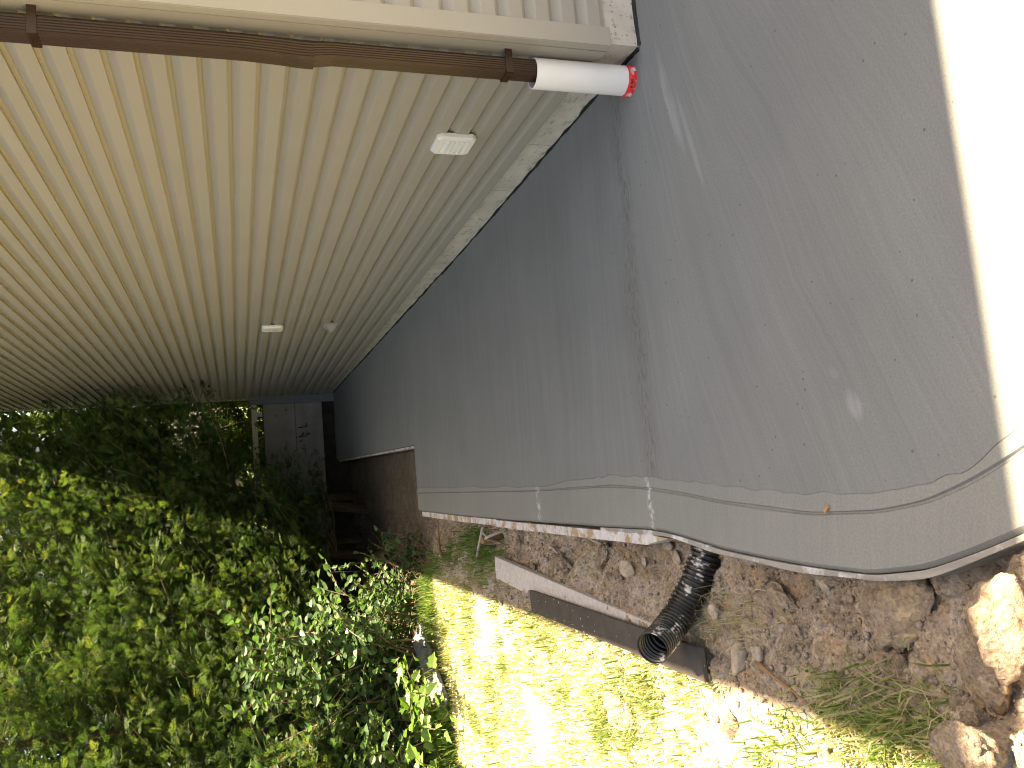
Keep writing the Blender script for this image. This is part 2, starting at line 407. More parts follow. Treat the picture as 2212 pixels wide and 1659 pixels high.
WX = 1.59; CY = 2.60; WEND = 12.65
slab = None
mb = MB(); n = len(YS); ZS = slab_z(YS)
jit = rng.normal(0, .0016, n)
Xi = XI + smooth(rng.normal(0, .006, n), 2)
rows = []
for i in range(n):
    rows.append((Xi[i], YS[i], ZS[i])); rows.append((WX+.02, YS[i], ZS[i])); rows.append((9., YS[i], ZS[i]))
mb.v = rows
for i in range(n-1):
    mb.f.append((3*i, 3*i+1, 3*i+4, 3*i+3))
    if YS[i+1] <= CY+.05: mb.f.append((3*i+1, 3*i+2, 3*i+5, 3*i+4))
# far narrow run beside the house
fy = np.linspace(7.13, 12.42, 40); fxl = np.interp(fy, [7.13, 12.42], [.42, .585])
b = len(mb.v)
for y, xl in zip(fy, fxl): mb.v += [(xl, y, float(slab_z(y))), (WX+.02, y, float(slab_z(y))), (xl, y, float(slab_z(y))-.16)]
for i in range(len(fy)-1):
    a0 = b+3*i; mb.f += [(a0, a0+1, a0+4, a0+3), (a0+2, a0, a0+3, a0+5)]
z7 = float(slab_z(7.13))
mb.add([(.42, 7.131, z7), (-.15, 7.131, z7), (-.15, 7.131, z7-.16), (.42, 7.131, z7-.16)], [(0, 1, 2, 3)])
slab = mb.build('concrete_slab', M_slab); tag(slab, 'fresh grey broom-finished concrete slab', kind='structure')
# edge band with its tooled groove
mb = MB(); prof = []
for i in range(n):
    xo, xg, xi, y, z = XO[i], XG[i], Xi[i], YS[i], ZS[i]
    g = .0068*(.75+.5*vnoise(np.array(y*5), np.array(0.), 3)) * (1.0 if y < 2.9 else max(.45, 1-(y-2.9)*.35))
    prof.append([(xo, y, z-.13), (xo, y, z-.012), (xo+.012, y, z+.001), (xg-g, y, z+.001), (xg-g*.35, y, z-.006), (xg+g*.35, y, z-.006), (xg+g, y, z+.001),
                 (xi-.004, y, z+.001), (xi+.003, y, z-.004)])
k_ = len(prof[0])
mb.v = [p for r in prof for p in r]
for i in range(n-1):
    for j in range(k_-1): mb.f.append((k_*i+j, k_*i+j+1, k_*(i+1)+j+1, k_*(i+1)+j))
mb.build('edge_band', M_band, slab)
# mastic in the joint along the house
mb = MB()
for (pa, pb, nn) in (((WX, CY), (WX, 12.3), 420), ((WX, CY), (7, CY), 120)):
    pa, pb = np.array(pa), np.array(pb); d = (pb-pa)/np.linalg.norm(pb-pa); nrm = np.array([-1, 0]) if abs(d[1]) > .5 else np.array([0, -1])
    rows = []
    for i in range(nn+1):
        p = pa + (pb-pa)*(i/nn)**1.5; t = i*.37
        wdt = .003 + .012*vnoise(np.array(p[0]*9+p[1]*9), np.array(1.), 5) + .005*vnoise(np.array(p[0]*40+p[1]*40), np.array(1.), 9)
        hgt = .003 + .011*vnoise(np.array(p[0]*14+p[1]*14), np.array(5.), 6); z = float(slab_z(p[1]))
        q0 = p - nrm*.004; q1 = p + nrm*wdt
        rows.append([(q0[0], q0[1], z+hgt), (p[0]+nrm[0]*wdt*.55, p[1]+nrm[1]*wdt*.55, z+hgt*.8), (q1[0], q1[1], z-.003)])
    b = len(mb.v); mb.v += [q for r in rows for q in r]
    for i in range(nn):
        for j in range(2): mb.f.append((b+3*i+j, b+3*i+j+1, b+3*i+4+j, b+3*i+3+j))
mb.build('joint_filler', M_tar, slab)

# ------------------------------------------------------------------ ground
def base_height(x, y):
    e = x_edge(np.clip(y, -3, 7.13)); s = e - x
    far = sstep(7.0, 7.4, y)
    z = -.105 + .075*sstep(.05, .42, s)*(1-far) + .03*sstep(.3, 1.5, s)*far
    soilm = np.clip(1 - sstep(.42, .62, s + .12*(fbm(x*3, y*3, 11)-.5)), 0, 1)
    soilm = np.maximum(soilm, far*(1-sstep(1.2, 2.4, s)))
    n1 = fbm(x*4, y*4, 1, 4)-.5; n2 = np.abs(fbm(x*9, y*9, 2, 4)-.5)*2; n3 = np.abs(fbm(x*24, y*24, 3, 3)-.5)*2; n4 = fbm(x*60, y*60, 4, 2)-.5
    wx = x + .05*(fbm(x*11, y*11, 41, 3)-.5); wy = y + .05*(fbm(x*11, y*11, 47, 3)-.5)
    f1, f2, hv = worley(wx*7, wy*7, 5); g1, g2, gv = worley(wx*19, wy*19, 6); h1, h2, h3 = worley(wx*46, wy*46, 8)
    cl = np.clip((f2-f1)*2.2, 0, 1)**.6; cg = np.clip((g2-g1)*2.2, 0, 1)**.6; ch = np.clip((h2-h1)*2., 0, 1)**.6
    rough = .06*n1 + .05*cl*(hv-.25) + .020*cg*(gv-.2) + .008*ch*(h3-.1) - .028 + .012*n4
    lawn = .03*n1 + .012*(fbm(x*30, y*30, 8, 2)-.5)
    z = z + rough*soilm*sstep(-.02, .06, s) + lawn*(1-soilm)
    z = z + (.13+.05*(hv-.5))*sstep(1.66, 1.36, y)*sstep(.04, .16, s)
    under = sstep(.0, .05, x - e)
    z = np.where(y < 7.0, z*(1-under) + (-.17)*under, z)
    fe = np.interp(y, [7.13, 12.42], [.42, .585]); uf = sstep(-.03, .05, x-fe)
    z = np.where(y >= 7.0, np.where(x > -.3, np.minimum(z, -.06+.0*x)*(1-uf) + (-.2)*uf, z), z)
    return z, soilm
gx = np.concatenate([np.linspace(-9, -2.2, 40), np.linspace(-2.17, -1.0, 48), np.linspace(-.985, -.10, 150), np.linspace(-.07, 1.2, 40)])
gy = np.concatenate([np.linspace(-3, 1.0, 40), np.linspace(1.03, 3.6, 330), np.linspace(3.62, 8, 260), np.linspace(8.05, 16, 130)])
GX, GY = np.meshgrid(gx, gy); GZ, SM = base_height(GX, GY)
edge = np.minimum.reduce([GX+9, GY+3, 16-GY]); GZ = GZ - .3*(1-sstep(0, .8, edge))
v = np.stack([GX.ravel(), GY.ravel(), GZ.ravel()], 1); nx, ny = len(gx), len(gy)
I = np.arange(nx*ny).reshape(ny, nx)
q = np.stack([I[:-1, :-1], I[:-1, 1:], I[1:, 1:], I[1:, :-1]], -1).reshape(-1, 4)
soil = link('soil', mesh_np('soil', v, q.ravel(), np.full(len(q), 4), True, {'lawn': 1-SM.ravel(), 'far_shade': (sstep(6.3, 8.2, GY+.5*(fbm(GX*3, GY*3, 77)-.5))).ravel()}), M_soil)
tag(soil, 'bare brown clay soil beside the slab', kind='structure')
def gz(x, y):
    return float(base_height(np.array([x]), np.array([y]))[0][0])
mb = MB(); mb.add([(-900, -900, -.28), (900, -900, -.28), (900, 900, -.28), (-900, 900, -.28)], [(0, 1, 2, 3)])
tag(mb.build('ground', M_lawn), 'flat lawn reaching away to the horizon', kind='structure')

# ------------------------------------------------------------------ house
EAVE = 4.77; OH = .40
house = empty('house', (WX, CY, 0), 'house clad in tan lap siding on a pale concrete foundation', 'house')
mb = MB(); mb.box((WX, CY, -.3), (10.4, WEND, .16)); mb.build('foundation', M_found, house)
mb = MB(); mb.box((WX+.025, CY+.025, .165), (10.37, WEND-.025, EAVE-.002)); wallp = mb.build('wall', M_trim, house)
CO = .1017
prof = [(0, .004), (.0225, .0), (.0235, .003), (.0225, .050), (.0205, .055), (.0130, .065), (.0070, .076), (.0035, .084), (.0005, .088), (.0005, CO+.004), (0, CO+.004)]
def siding_mesh(name, length, axis):
    vs, fs = [], []; m = len(prof)
    for e in (0, length):
        for (o, z) in prof:
            vs.append((-o, e, z) if axis == 'y' else (e, -o, z))
    for j in range(m-1):
        fs.append((j, j+1, m+j+1, m+j) if axis == 'x' else (j+1, j, m+j, m+j+1))
    fs += [tuple(range(m)), tuple(range(m, 2*m))]
    me = bpy.data.meshes.new(name); me.from_pydata(vs, [], fs); me.update(); return me
ms = siding_mesh('siding_board', WEND-.06-(CY+.085), 'y'); mf = siding_mesh('siding_board', 8.6, 'x')
wl = wloc(wallp)
for i in range(45):
    z = .150 + i*CO
    if z + CO > EAVE: break
    link('siding_board', ms, M_side, wallp, (WX+.001-wl.x, CY+.085-wl.y, z-wl.z))
    link('siding_board', mf, M_side, wallp, (WX+.052-wl.x, CY+.001-wl.y, z+.010-wl.z))
# starter strip under the lowest courses
mb = MB(); mb.box((WX-.004, CY+.09, .136), (WX+.02, WEND-.06, .1495)); mb.box((WX+.06, CY-.009, .140), (10.2, CY+.02, .1595))
mb.build('starter_strip', M_trim, house)
# outside corner trim (L shaped, hollow look) and rear trim
mb = MB(); zt = EAVE-.004
mb.box((WX-.026, CY-.026, .128), (WX+.052, CY+.012, zt)); mb.box((WX-.0259, CY+.0121, .1281), (WX+.012, CY+.088, zt-.001))
mb.build('corner_trim', M_trim, house, bevel=.003)
mb = MB(); mb.box((WX-.026, WEND-.062, .128), (WX+.02, WEND+.02, zt)); mb.build('corner_trim', M_trim, house, bevel=.003)
# hip roof with boxed eaves
x0, x1, y0, y1 = WX-.365, 10.4+OH, CY-.388, WEND+OH+.42  # rear eave lengthened out of view to keep sun off the far ground
mb = MB(); mb.box((x0, y0, EAVE), (x1, y1, EAVE+.16)); eave = mb.build('eave_box', M_trim, house)
mb = MB(); zr = EAVE+.163; hw = (x1-x0)/2; rz = zr+hw*.42
mb.add([(x0, y0, zr), (x1, y0, zr), (x1, y1, zr), (x0-.0, y1, zr), ((x0+x1)/2, y0+hw, rz), ((x0+x1)/2, y1-hw, rz)],
       [(0, 1, 4), (1, 2, 5, 4), (2, 3, 5), (3, 0, 4, 5), (3, 2, 1, 0)])
mb.build('roof', M_roof, house)

# ------------------------------------------------------------------ downspout and drain pipe
DX, DY = 1.507, 2.690
ds = empty('downspout', (DX, DY, .36), 'brown ribbed metal downspout running down beside the house corner', 'downspout')
def ds_ring(z, cx_, cy_, sx, sy, rib=True):
    pts = []
    def side(a, b_, nr):
        a, b_ = np.array(a), np.array(b_); d = b_-a; nrm = np.array([d[1], -d[0]])/np.linalg.norm(d)
        for i in range(nr*2):
            t = .12 + .76*i/(nr*2-1); off = (-.0022 if i % 2 else 0) if rib else 0
            pts.append(a + d*t + nrm*off)
    c = [(-sx, -sy), (sx, -sy), (sx, sy), (-sx, sy)]
    for i in range(4):
        a, b_ = c[i], c[(i+1) % 4]
        side(a, b_, 6)
    return [(cx_+p[0], cy_+p[1], z) for p in pts]
def ds_section(zs, name):
    rings = [ds_ring(*r) for r in zs]; m = MB(); k2 = len(rings[0]); m.v = [p for r in rings for p in r]
    for i in range(len(rings)-1):
        for j in range(k2): m.f.append((k2*i+j, k2*i+(j+1) % k2, k2*(i+1)+(j+1) % k2, k2*(i+1)+j))
    return m.build(name, M_brown, ds)
ds_section([(.36, DX, DY, .030, .036), (1.13, DX+.001, DY-.001, .030, .036), (1.17, DX-.002, DY+.001, .0315, .0375), (1.22, DX-.007, DY+.002, .0335, .0385), (1.232, DX-.007, DY+.002, .034, .0385)], 'lower_pipe')
ds_section([(1.195, DX-.0075, DY+.002, .0352, .0400), (1.24, DX-.007, DY+.002, .0352, .040), (1.30, DX-.004, DY+.001, .034, .0395), (1.42, DX-.001, DY-.002, .033, .0385), (EAVE-.02, DX+.004, DY-.004, .033, .0385)], 'upper_pipe')
for zc in (.505, 2.03):
    s = .0025; m = MB(); cx_, cy_, a, b_ = DX, DY, .0306, .0366
    if zc > 1: cx_, cy_, a, b_ = DX+.0, DY-.0025, .0345, .0392
    for (lo, hi) in (((cx_-a-s, cy_-b_-s, zc-.014), (cx_+a, cy_-b_, zc+.014)), ((cx_-a-s, cy_-b_, zc-.0138), (cx_-a, cy_+b_, zc+.0138)), ((cx_-a-s, cy_+b_, zc-.014), (cx_+a, cy_+b_+s, zc+.014)),
                     ((cx_+a, cy_-b_-s, zc-.0135), (WX-.015, cy_-b_, zc+.0135)), ((cx_+a, cy_+b_, zc-.0135), (WX-.015, cy_+b_+s, zc+.0135))):
        m.box(lo, hi)
    m.box((cx_-a-s-.0025, cy_-b_*.5, zc-.008), (cx_-a-s, cy_+b_*.5, zc-.004)); m.box((cx_-a-s-.0025, cy_-b_*.5, zc+.004), (cx_-a-s, cy_+b_*.5, zc+.008))
    m.build('strap', M_brown, ds, bevel=.0012)
dp = empty('drain_pipe', (1.503, 2.700, 0), 'short white plastic drain pipe standing in the slab under the downspout', 'pipe')
def ringtube(zr, n=40, cx_=1.503, cy_=2.700):
    m = MB(); m.v = [(cx_+r*math.cos(2*math.pi*j/n), cy_+r*math.sin(2*math.pi*j/n), z + (dz*math.sin(2*math.pi*j/n*7+1)+dz*math.sin(2*math.pi*j/n*13) if dz else 0)) for (z, r, dz) in zr for j in range(n)]
    for i in range(len(zr)-1):
        for j in range(n): m.f.append((n*i+j, n*i+(j+1) % n, n*(i+1)+(j+1) % n, n*(i+1)+j))
    return m
ringtube([(-.05, .0555, 0), (.398, .0555, 0), (.400, .0545, 0), (.400, .0515, 0), (.398, .0505, 0), (.05, .0505, 0)]).build('pipe_body', M_pvc, dp, True)
ringtube([(-.01, .0600, .001), (.004, .0590, .001), (.010, .0572, .0005), (.030, .0569, .0006), (.0305, .0556, .0006)]).build('red_tape', M_red, dp, True)
# faint print on the tape
m = MB(); rr = random.Random(3); aa = math.radians(232)
for i in range(9):
    a = aa + math.radians(-14+i*3.6); zz = .012 + rr.uniform(-.0015, .0015)
    for (u0, u1, w0, w1) in ((0, .0008, 0, .011), (.0, .0022, .004+rr.uniform(-.003, .005), .0055), (.0016, .0024, rr.uniform(0, .004), rr.uniform(.006, .011))):
        r_ = .0577; t = np.array([-math.sin(a), math.cos(a)]); c_ = np.array([1.503+r_*math.cos(a), 2.7+r_*math.sin(a)])
        p0, p1 = c_+t*u0, c_+t*u1
        m.add([(p0[0], p0[1], zz+w0), (p1[0], p1[1], zz+w0), (p1[0], p1[1], zz+w1), (p0[0], p0[1], zz+w1)], [(0, 1, 2, 3)])
m.build('tape_print', M_tar, dp)

# ------------------------------------------------------------------ wall vents
XS = WX - .0215
def vent(yc, zc, wy, hz, label):
    r = empty('wall_vent', (XS, yc, zc), label, 'vent')
    m = MB(); c = .018; a, b_ = wy/2, hz/2
    octo = lambda k, x: [(x, yc+sy*(a*k-(c if i else 0)), zc+sz*(b_*k-(0 if i else c))) for (sy, sz, order) in ((-1, -1, (0, 1)), (1, -1, (1, 0)), (1, 1, (0, 1)), (-1, 1, (1, 0))) for i in order]
    O0, O1, O2 = octo(1, XS+.004), octo(1, XS-.014), octo(.93, XS-.024)
    m.v = O0+O1+O2
    hole = [(XS-.024, yc-a*.70, zc-b_*.62), (XS-.024, yc+a*.70, zc-b_*.62), (XS-.024, yc+a*.70, zc+b_*.62), (XS-.024, yc-a*.70, zc+b_*.62)]
    for j in range(8):
        m.f.append((j, (j+1) % 8, 8+(j+1) % 8, 8+j)); m.f.append((8+j, 8+(j+1) % 8, 16+(j+1) % 8, 16+j))
    h0 = len(m.v); m.v += hole + [(XS+.002, p[1], p[2]) for p in hole]
    m.f += [(16, 17, h0+1, h0), (17, 18, h0+1), (18, 19, h0+2, h0+1), (19, 20, h0+2), (20, 21, h0+3, h0+2), (21, 22, h0+3), (22, 23, h0, h0+3), (23, 16, h0)]
    for j in range(4): m.f.append((h0+j, h0+(j+1) % 4, h0+4+(j+1) % 4, h0+4+j))
    m.f.append((h0+4, h0+5, h0+6, h0+7))
    m.build('frame', M_white, r)
    n_ = 5; sh = hz*.62/n_
    for i in range(n_):
        z = zc - b_*.62 + sh*i; m = MB()
        m.hexa([(XS-.030, yc-a*.69, z), (XS-.027, yc-a*.69, z-.001), (XS-.027, yc+a*.69, z-.001), (XS-.030, yc+a*.69, z)],
               [(XS-.012, yc-a*.69, z+sh*1.05), (XS-.009, yc-a*.69, z+sh*1.05), (XS-.009, yc+a*.69, z+sh*1.05), (XS-.012, yc+a*.69, z+sh*1.05)])
        m.build('louver_slat', M_white, r)
vent(3.475, .505, .175, .180, 'white louvred wall vent, the nearer and larger looking one')
vent(7.51, 1.147, .175, .180, 'white louvred wall vent farther along the shaded wall')
hood = empty('vent_hood', (XS, 7.46, .645), 'small pale plastic pyramid hood low on the far siding', 'vent')
m = MB(); yc, zc = 7.46, .645
m.box((XS-.006, yc-.10, zc-.085), (XS+.004, yc+.10, zc+.085)); m.build('flange', M_side, hood)
m = MB(); X1 = XS-.0065
m.add([(X1, yc-.07, zc-.06), (X1, yc+.07, zc-.06), (X1, yc+.07, zc+.06), (X1, yc-.07, zc+.06), (X1-.06, yc+.02, zc-.01)], [(0, 1, 4), (1, 2, 4), (2, 3, 4), (3, 0, 4), (3, 2, 1, 0)])
m.build('hood_cover', M_clear, hood)

# ------------------------------------------------------------------ far end: concrete panel wall, timbers
pw = empty('panel_wall', (.6, 12.45, 0), 'dim grey wall of two stacked concrete panels closing the far end', 'wall')
m = MB(); m.box((-1.8, 12.53, -.6), (1.574, 12.60, .27)); m.build('gap_backing', M_gap, pw)
m = MB(); m.box((-1.8, 12.45, .27), (1.574, 12.60, .655)); m.build('panel', M_panel, pw, bevel=.006)
m = MB(); m.box((-1.8, 12.452, .661), (1.574, 12.60, 1.10)); m.build('panel', M_panel, pw, bevel=.006)
m = MB(); m.box((-1.8, 12.5, 1.10), (1.574, 12.58, 1.115)); m.build('cap_shim', M_bark, pw)
m = MB(); m.box((1.452, 12.30, .10), (1.572, 12.345, 1.29)); 
tag(m.build('timber_post', M_blue, bevel=.004), 'blue-grey painted timber post against the far end of the siding', 'post')
m = MB(); m.box((-1.6, 12.47, 1.19), (1.57, 12.51, 1.265)); m.box((1.30, 12.511, 1.115), (1.36, 12.55, 1.24)); m.box((-.9, 12.511, 1.115), (-.84, 12.55, 1.24))
tag(m.build('timber_rail', M_rail, bevel=.003), 'flaking white timber rail above the far concrete panels', 'rail')
for i, (a, b_) in enumerate((((1.30, 12.9, 1.0), (1.02, 13.0, 1.75)), ((1.36, 12.9, 1.0), (1.20, 13.0, 1.7)))):
    m = MB(); m.tube([(a[0], a[1], -.25), a, b_], .022, 6)
    tag(m.build('leaning_pole', M_bark), ('thin dark pole leaning left behind the far concrete wall', 'thin dark pole beside the siding end, right of another pole')[i], 'pole')

# ------------------------------------------------------------------ form boards along the slab
def strip(name, mat, ys, xr, th, ztop, depth, label, cat, wob=.002):
    m = MB(); N = len(ys)
    for i, y in enumerate(ys):
        x = xr[i]; z = float(slab_z(y)) + ztop + wob*math.sin(y*9)+wob*.6*math.sin(y*31)
        t_ = th[i] if hasattr(th, '__len__') else th
        m.v += [(x, y, z-depth), (x, y, z), (x-t_, y, z-.0005), (x-t_, y, z-depth)]
    for i in range(N-1):
        for j in range(4): m.f.append((4*i+j, 4*i+(j+1) % 4, 4*(i+1)+(j+1) % 4, 4*(i+1)+j))
    m.f += [(0, 1, 2, 3), (4*N-1, 4*N-2, 4*N-3, 4*N-4)]
    return tag(m.build(name, mat), label, cat)
ys = np.concatenate([np.linspace(2.80, 2.97, 6), np.linspace(3.0, 4.98, 30)])
th = np.interp(ys, [2.80, 2.97, 8], [.004, .042, .040])
strip('form_board', M_form, ys, x_edge(ys)-.022+np.interp(ys, [2.8, 3.2, 5], [-.0, .006, .016]), th, -.004, .09, 'cement-splashed straight form board with a pointed end along the slab', 'board')
ys = np.linspace(4.99, 7.05, 30)
strip('form_board', M_form, ys, x_edge(ys)-.004, .040, -.010, .09, 'farther straight form board along the shaded slab edge', 'board')
ys = np.linspace(.6, 3.4, 120)
strip('curved_form', M_formgrey, ys, x_edge(ys)-.003, .016+.003*np.sin(ys*13), -.003, .085, 'thin bent form strip following the curved slab edge', 'board', .001)
m = MB(); ys = np.linspace(7.16, 12.3, 40)
for y in ys:
    x = float(np.interp(y, [7.13, 12.42], [.42, .585]))-.004; z = float(slab_z(y))
    m.v += [(x, y, z-.10), (x, y, z-.02), (x-.02, y, z-.02), (x-.02, y, z-.10)]
for i in range(len(ys)-1):
    for j in range(4): m.f.append((4*i+j, 4*i+(j+1) % 4, 4*i+4+(j+1) % 4, 4*i+4+j))
tag(m.build('form_board', M_form), 'dim form board along the narrow far run of slab', 'board')

# ------------------------------------------------------------------ boards lying on the soil
def flat_board(name, mat, A, B, wd, th, zA, zB, label, tiltx=0.0, bev=.002, rag=0):
    A, B = np.array(A, float), np.array(B, float); d = (B-A)/np.linalg.norm(B-A); nr = np.array([-d[1], d[0]])
    if nr[0] > 0: nr = -nr      # nr points to -x : A,B give the edge nearest the house
    m = MB(); q0, q1 = [], []
    N = 10
    for i in range(N+1):
        t = i/N; p = A+(B-A)*t; z = zA+(zB-zA)*t; jw = rag*rng.normal() if rag else 0
        for (o, zz) in ((0, 0), (wd+jw, tiltx)):
            m.v.append((p[0]+nr[0]*o, p[1]+nr[1]*o, z+zz-th)); m.v.append((p[0]+nr[0]*o, p[1]+nr[1]*o, z+zz))
    for i in range(N):
        a = 4*i; b_ = 4*i+4
        m.f += [(a, a+1, b_+1, b_), (a+1, a+3, b_+3, b_+1), (a+3, a+2, b_+2, b_+3), (a+2, a, b_, b_+2)]
    m.f += [(0, 2, 3, 1), (4*N, 4*N+1, 4*N+3, 4*N+2)]
    return tag(m.build(name, mat, bevel=bev), label, 'board')
flat_board('lumber_board', M_board, (-.435, 5.10), (-.592, 3.02), .135, .036, -.015, -.030, 'cement-smeared pale board lying flat on the soil')
flat_board('wide_plank', M_plank, (-.578, 4.42), (-.612, 2.62),   .118, .016, -.006+.012, -.002+.012, 'dark brown speckled plank overlapping the pale board', -.006)
flat_board('weathered_board', M_grey, (-1.12, 7.34), (-1.62, 6.62), .20, .02, .045, .02, 'weathered grey board lying at the foot of the shrub', .06)
flat_board('stake_board', M_stake, (-.232, 3.42), (-.236, 2.72), .030, .03, -.058, -.066, 'split brown stake lying against the slab form')

# ------------------------------------------------------------------ corrugated pipe
P = spline([(-.600, 2.675, .165), (-.568, 2.735, .075), (-.495, 2.745, -.005), (-.385, 2.715, -.065), (-.275, 2.69, -.11), (-.15, 2.68, -.14)], 400)
seg = np.concatenate([[0], np.cumsum(np.linalg.norm(np.diff(P, axis=0), axis=1))]); Lp = seg[-1]
pitch = .0172; N = int(Lp/pitch*10); sl = np.linspace(0, Lp, N)
C_ = np.stack([np.interp(sl, seg, P[:, i]) for i in range(3)], 1); ph = (sl % pitch)/pitch
ro = np.where(ph < .12, .051+(.058-.051)*ph/.12, np.where(ph < .58, .058+.0008*np.sin((ph-.12)/.46*np.pi), np.where(ph < .70, .058-(.007)*(ph-.58)/.12, .051)))
ro[0:2] = .0595; ri = ro-.003
def sweep(C_, r, n=36, rev=False):
    t = np.gradient(C_, axis=0); t /= np.linalg.norm(t, axis=1)[:, None]
    up = np.array([.2, .9, .3]); a = np.cross(up, t); a /= np.linalg.norm(a, axis=1)[:, None]; b_ = np.cross(t, a)
    th = np.linspace(0, 2*np.pi, n, endpoint=False)
    return (C_[:, None, :] + r[:, None, None]*(np.cos(th)[None, :, None]*a[:, None, :] + np.sin(th)[None, :, None]*b_[:, None, :]))
So, Si = sweep(C_, ro), sweep(C_, ri); nn = 36
v = np.concatenate([So.reshape(-1, 3), Si.reshape(-1, 3)]); I = np.arange(N*nn).reshape(N, nn)
def qd(I, flip):
    J = np.roll(I, -1, 1); f = np.stack([I[:-1], J[:-1], J[1:], I[1:]], -1).reshape(-1, 4); return f[:, ::-1] if flip else f
q = np.concatenate([qd(I, True), qd(I+N*nn, False), np.stack([I[0], np.roll(I[0], -1), np.roll(I[0], -1)+N*nn, I[0]+N*nn], -1)])
cp = link('corrugated_pipe', mesh_np('corrugated_pipe', v, q.ravel(), np.full(len(q), 4), True), M_corr)
tag(cp, 'black corrugated drain pipe rising out of the soil, cement splashed', 'pipe')

# ------------------------------------------------------------------ stones, clods, crumbs on the soil
def lump(name, seed, sub, amp, freq, squash=(1, 1, .7)):
    bm = bmesh.new(); bmesh.ops.create_icosphere(bm, subdivisions=sub, radius=1)
    r_ = np.random.default_rng(seed); off = r_.uniform(0, 50, 3)
    co = np.array([v.co[:] for v in bm.verts])
    def n3(c, f, s): return (fbm(c[:, 0]*f+off[0]+c[:, 2]*f*.7, c[:, 1]*f+off[1]-c[:, 2]*f*.5, seed+s, 4)+fbm(c[:, 2]*f+off[2], c[:, 0]*f*.8+c[:, 1]*f*.6+off[1], seed+s+5, 4))/2-.5
    d = 1+amp*2.2*n3(co, freq, 0)+amp*1.5*(.25-np.abs(n3(co, freq*2.7, 9)))*2+amp*1.1*n3(co, freq*6.5, 3)+amp*.7*n3(co, freq*15, 5)
    # a few flattening cuts make facets
    co = co*d[:, None]
    for _ in range(8 if sub < 4 else 3):
        nv = _n(r_.normal(size=3)); dd = co@nv; lim = r_.uniform(.55, .85) if sub < 4 else r_.uniform(.85, 1.05); co = co - np.outer(np.maximum(dd-lim, 0)*.85, nv)
    co = co*np.array(squash)
    for v, c in zip(bm.verts, co): v.co = c
    me = bpy.data.meshes.new(name); bm.to_mesh(me); bm.free()
    me.polygons.foreach_set('use_smooth', np.ones(len(me.polygons), bool)); me.update(); return me
clod_m = [lump('clod', 20+i, 4, .55, 1.7) for i in range(5)]; stone_m = [lump('stone', 50+i, 3, .30, 1.3) for i in range(5)]
for me in clod_m: me.materials.append(M_clod)
for me in stone_m: me.materials.append(M_stone)
def put(kind, x, y, r, sx=1., sy=1., sz=1., dz=.25, i=None, rz=None):
    ms_ = clod_m if kind == 'clod' else stone_m; me = ms_[int(rng.integers(5)) if i is None else i]
    o = link(kind, me, None, soil, (x, y, gz(x, y)+r*dz)); o.scale = (r*sx, r*sy, r*sz)
    o.rotation_euler = (rng.uniform(-.3, .3), rng.uniform(-.3, .3), rng.uniform(0, 6.28) if rz is None else rz); return o
put('clod', -.385, 1.80, .105, .9, 1.05, .6, .0, 0, .3)      # large ochre clod
put('clod', -.37, 1.325, .085, .8, 1.0, .85, .5, 1, 1.2)      # sunlit lump
put('clod', -.47, 1.40, .06, 1, 1, .8, .2, 2); put('clod', -.60, 1.36, .05, 1, 1, .8, .2, 3); put('clod', -.30, 1.30, .06, 1, 1, .8, .1, 4)
put('clod', -.31, 2.02, .055, .8, 1.3, .7, .0, 4, .2); put('clod', -.44, 2.32, .07, .7, 1.3, .5, .0, 2); put('clod', -.55, 2.20, .05, 1, 1, .6, .0, 1)
put('clod', -.36, 3.60, .045, .8, 1.3, .7, .0, 3); put('clod', -.42, 4.02, .055, 1.3, .6, .9, .2, 4, 1.3); put('clod', -.34, 4.85, .06, .6, 1.4, .6, .0)
put('clod', -.86, 2.55, .035, dz=0); put('clod', -1.00, 3.42, .06, 1.1, 1.8, .6, .1, 0, .0)
put('stone', -.635, 2.475, .055, .75, 1.15, .7, .3, 0, 1.3)
put('stone', -.40, 3.30, .045, 1.2, .7, .6, .35, 1, 1.2); put('stone', -.285, 2.98, .030, 1.1, .8, .7, .1, 2)
put('stone', -.60, 2.36, .03); put('stone', -.535, 2.46, .03); put('stone', -.50, 2.62, .032); put('stone', -.33, 2.93, .03, 1, 1, .6)
for i in range(40):
    y = 1.35+4.2*rng.random()**1.4; x = float(x_edge(y)) - .06 - .42*rng.random()
    put('stone' if rng.random() < .4 else 'clod', x, y, rng.uniform(.009, .022), 1, rng.uniform(.7, 1.3), .75, .2)
# crumbs: far too many to count
tb = bmesh.new(); bmesh.ops.create_icosphere(tb, subdivisions=1, radius=1); tv = np.array([v.co[:] for v in tb.verts]); tf = np.array([[v.index for v in f.verts] for f in tb.faces]); tb.free()
NC = 6500; cyy = 1.1+6.4*rng.random(NC)**1.5; cxx = x_edge(cyy)-.025-.62*rng.random(NC)
czz, csm = base_height(cxx, cyy); keep = (csm > .25) | (rng.random(NC) < .12); cxx, cyy, czz = cxx[keep], cyy[keep], czz[keep]; NC = len(cxx)
r_ = np.clip(rng.lognormal(-5.5, .55, NC), .0018, .014)
vv = tv[None]*(1+rng.uniform(-.35, .35, (NC, len(tv), 1)))*r_[:, None, None]*np.array([1, 1, .75]) + np.stack([cxx, cyy, czz+r_*.3], 1)[:, None, :]
ff = (tf[None]+(np.arange(NC)*len(tv))[:, None, None]).reshape(-1, 3)
tag(link('soil_crumbs', mesh_np('soil_crumbs', vv.reshape(-1, 3), ff.ravel(), np.full(len(ff), 3)), M_soil, soil), kind='stuff')

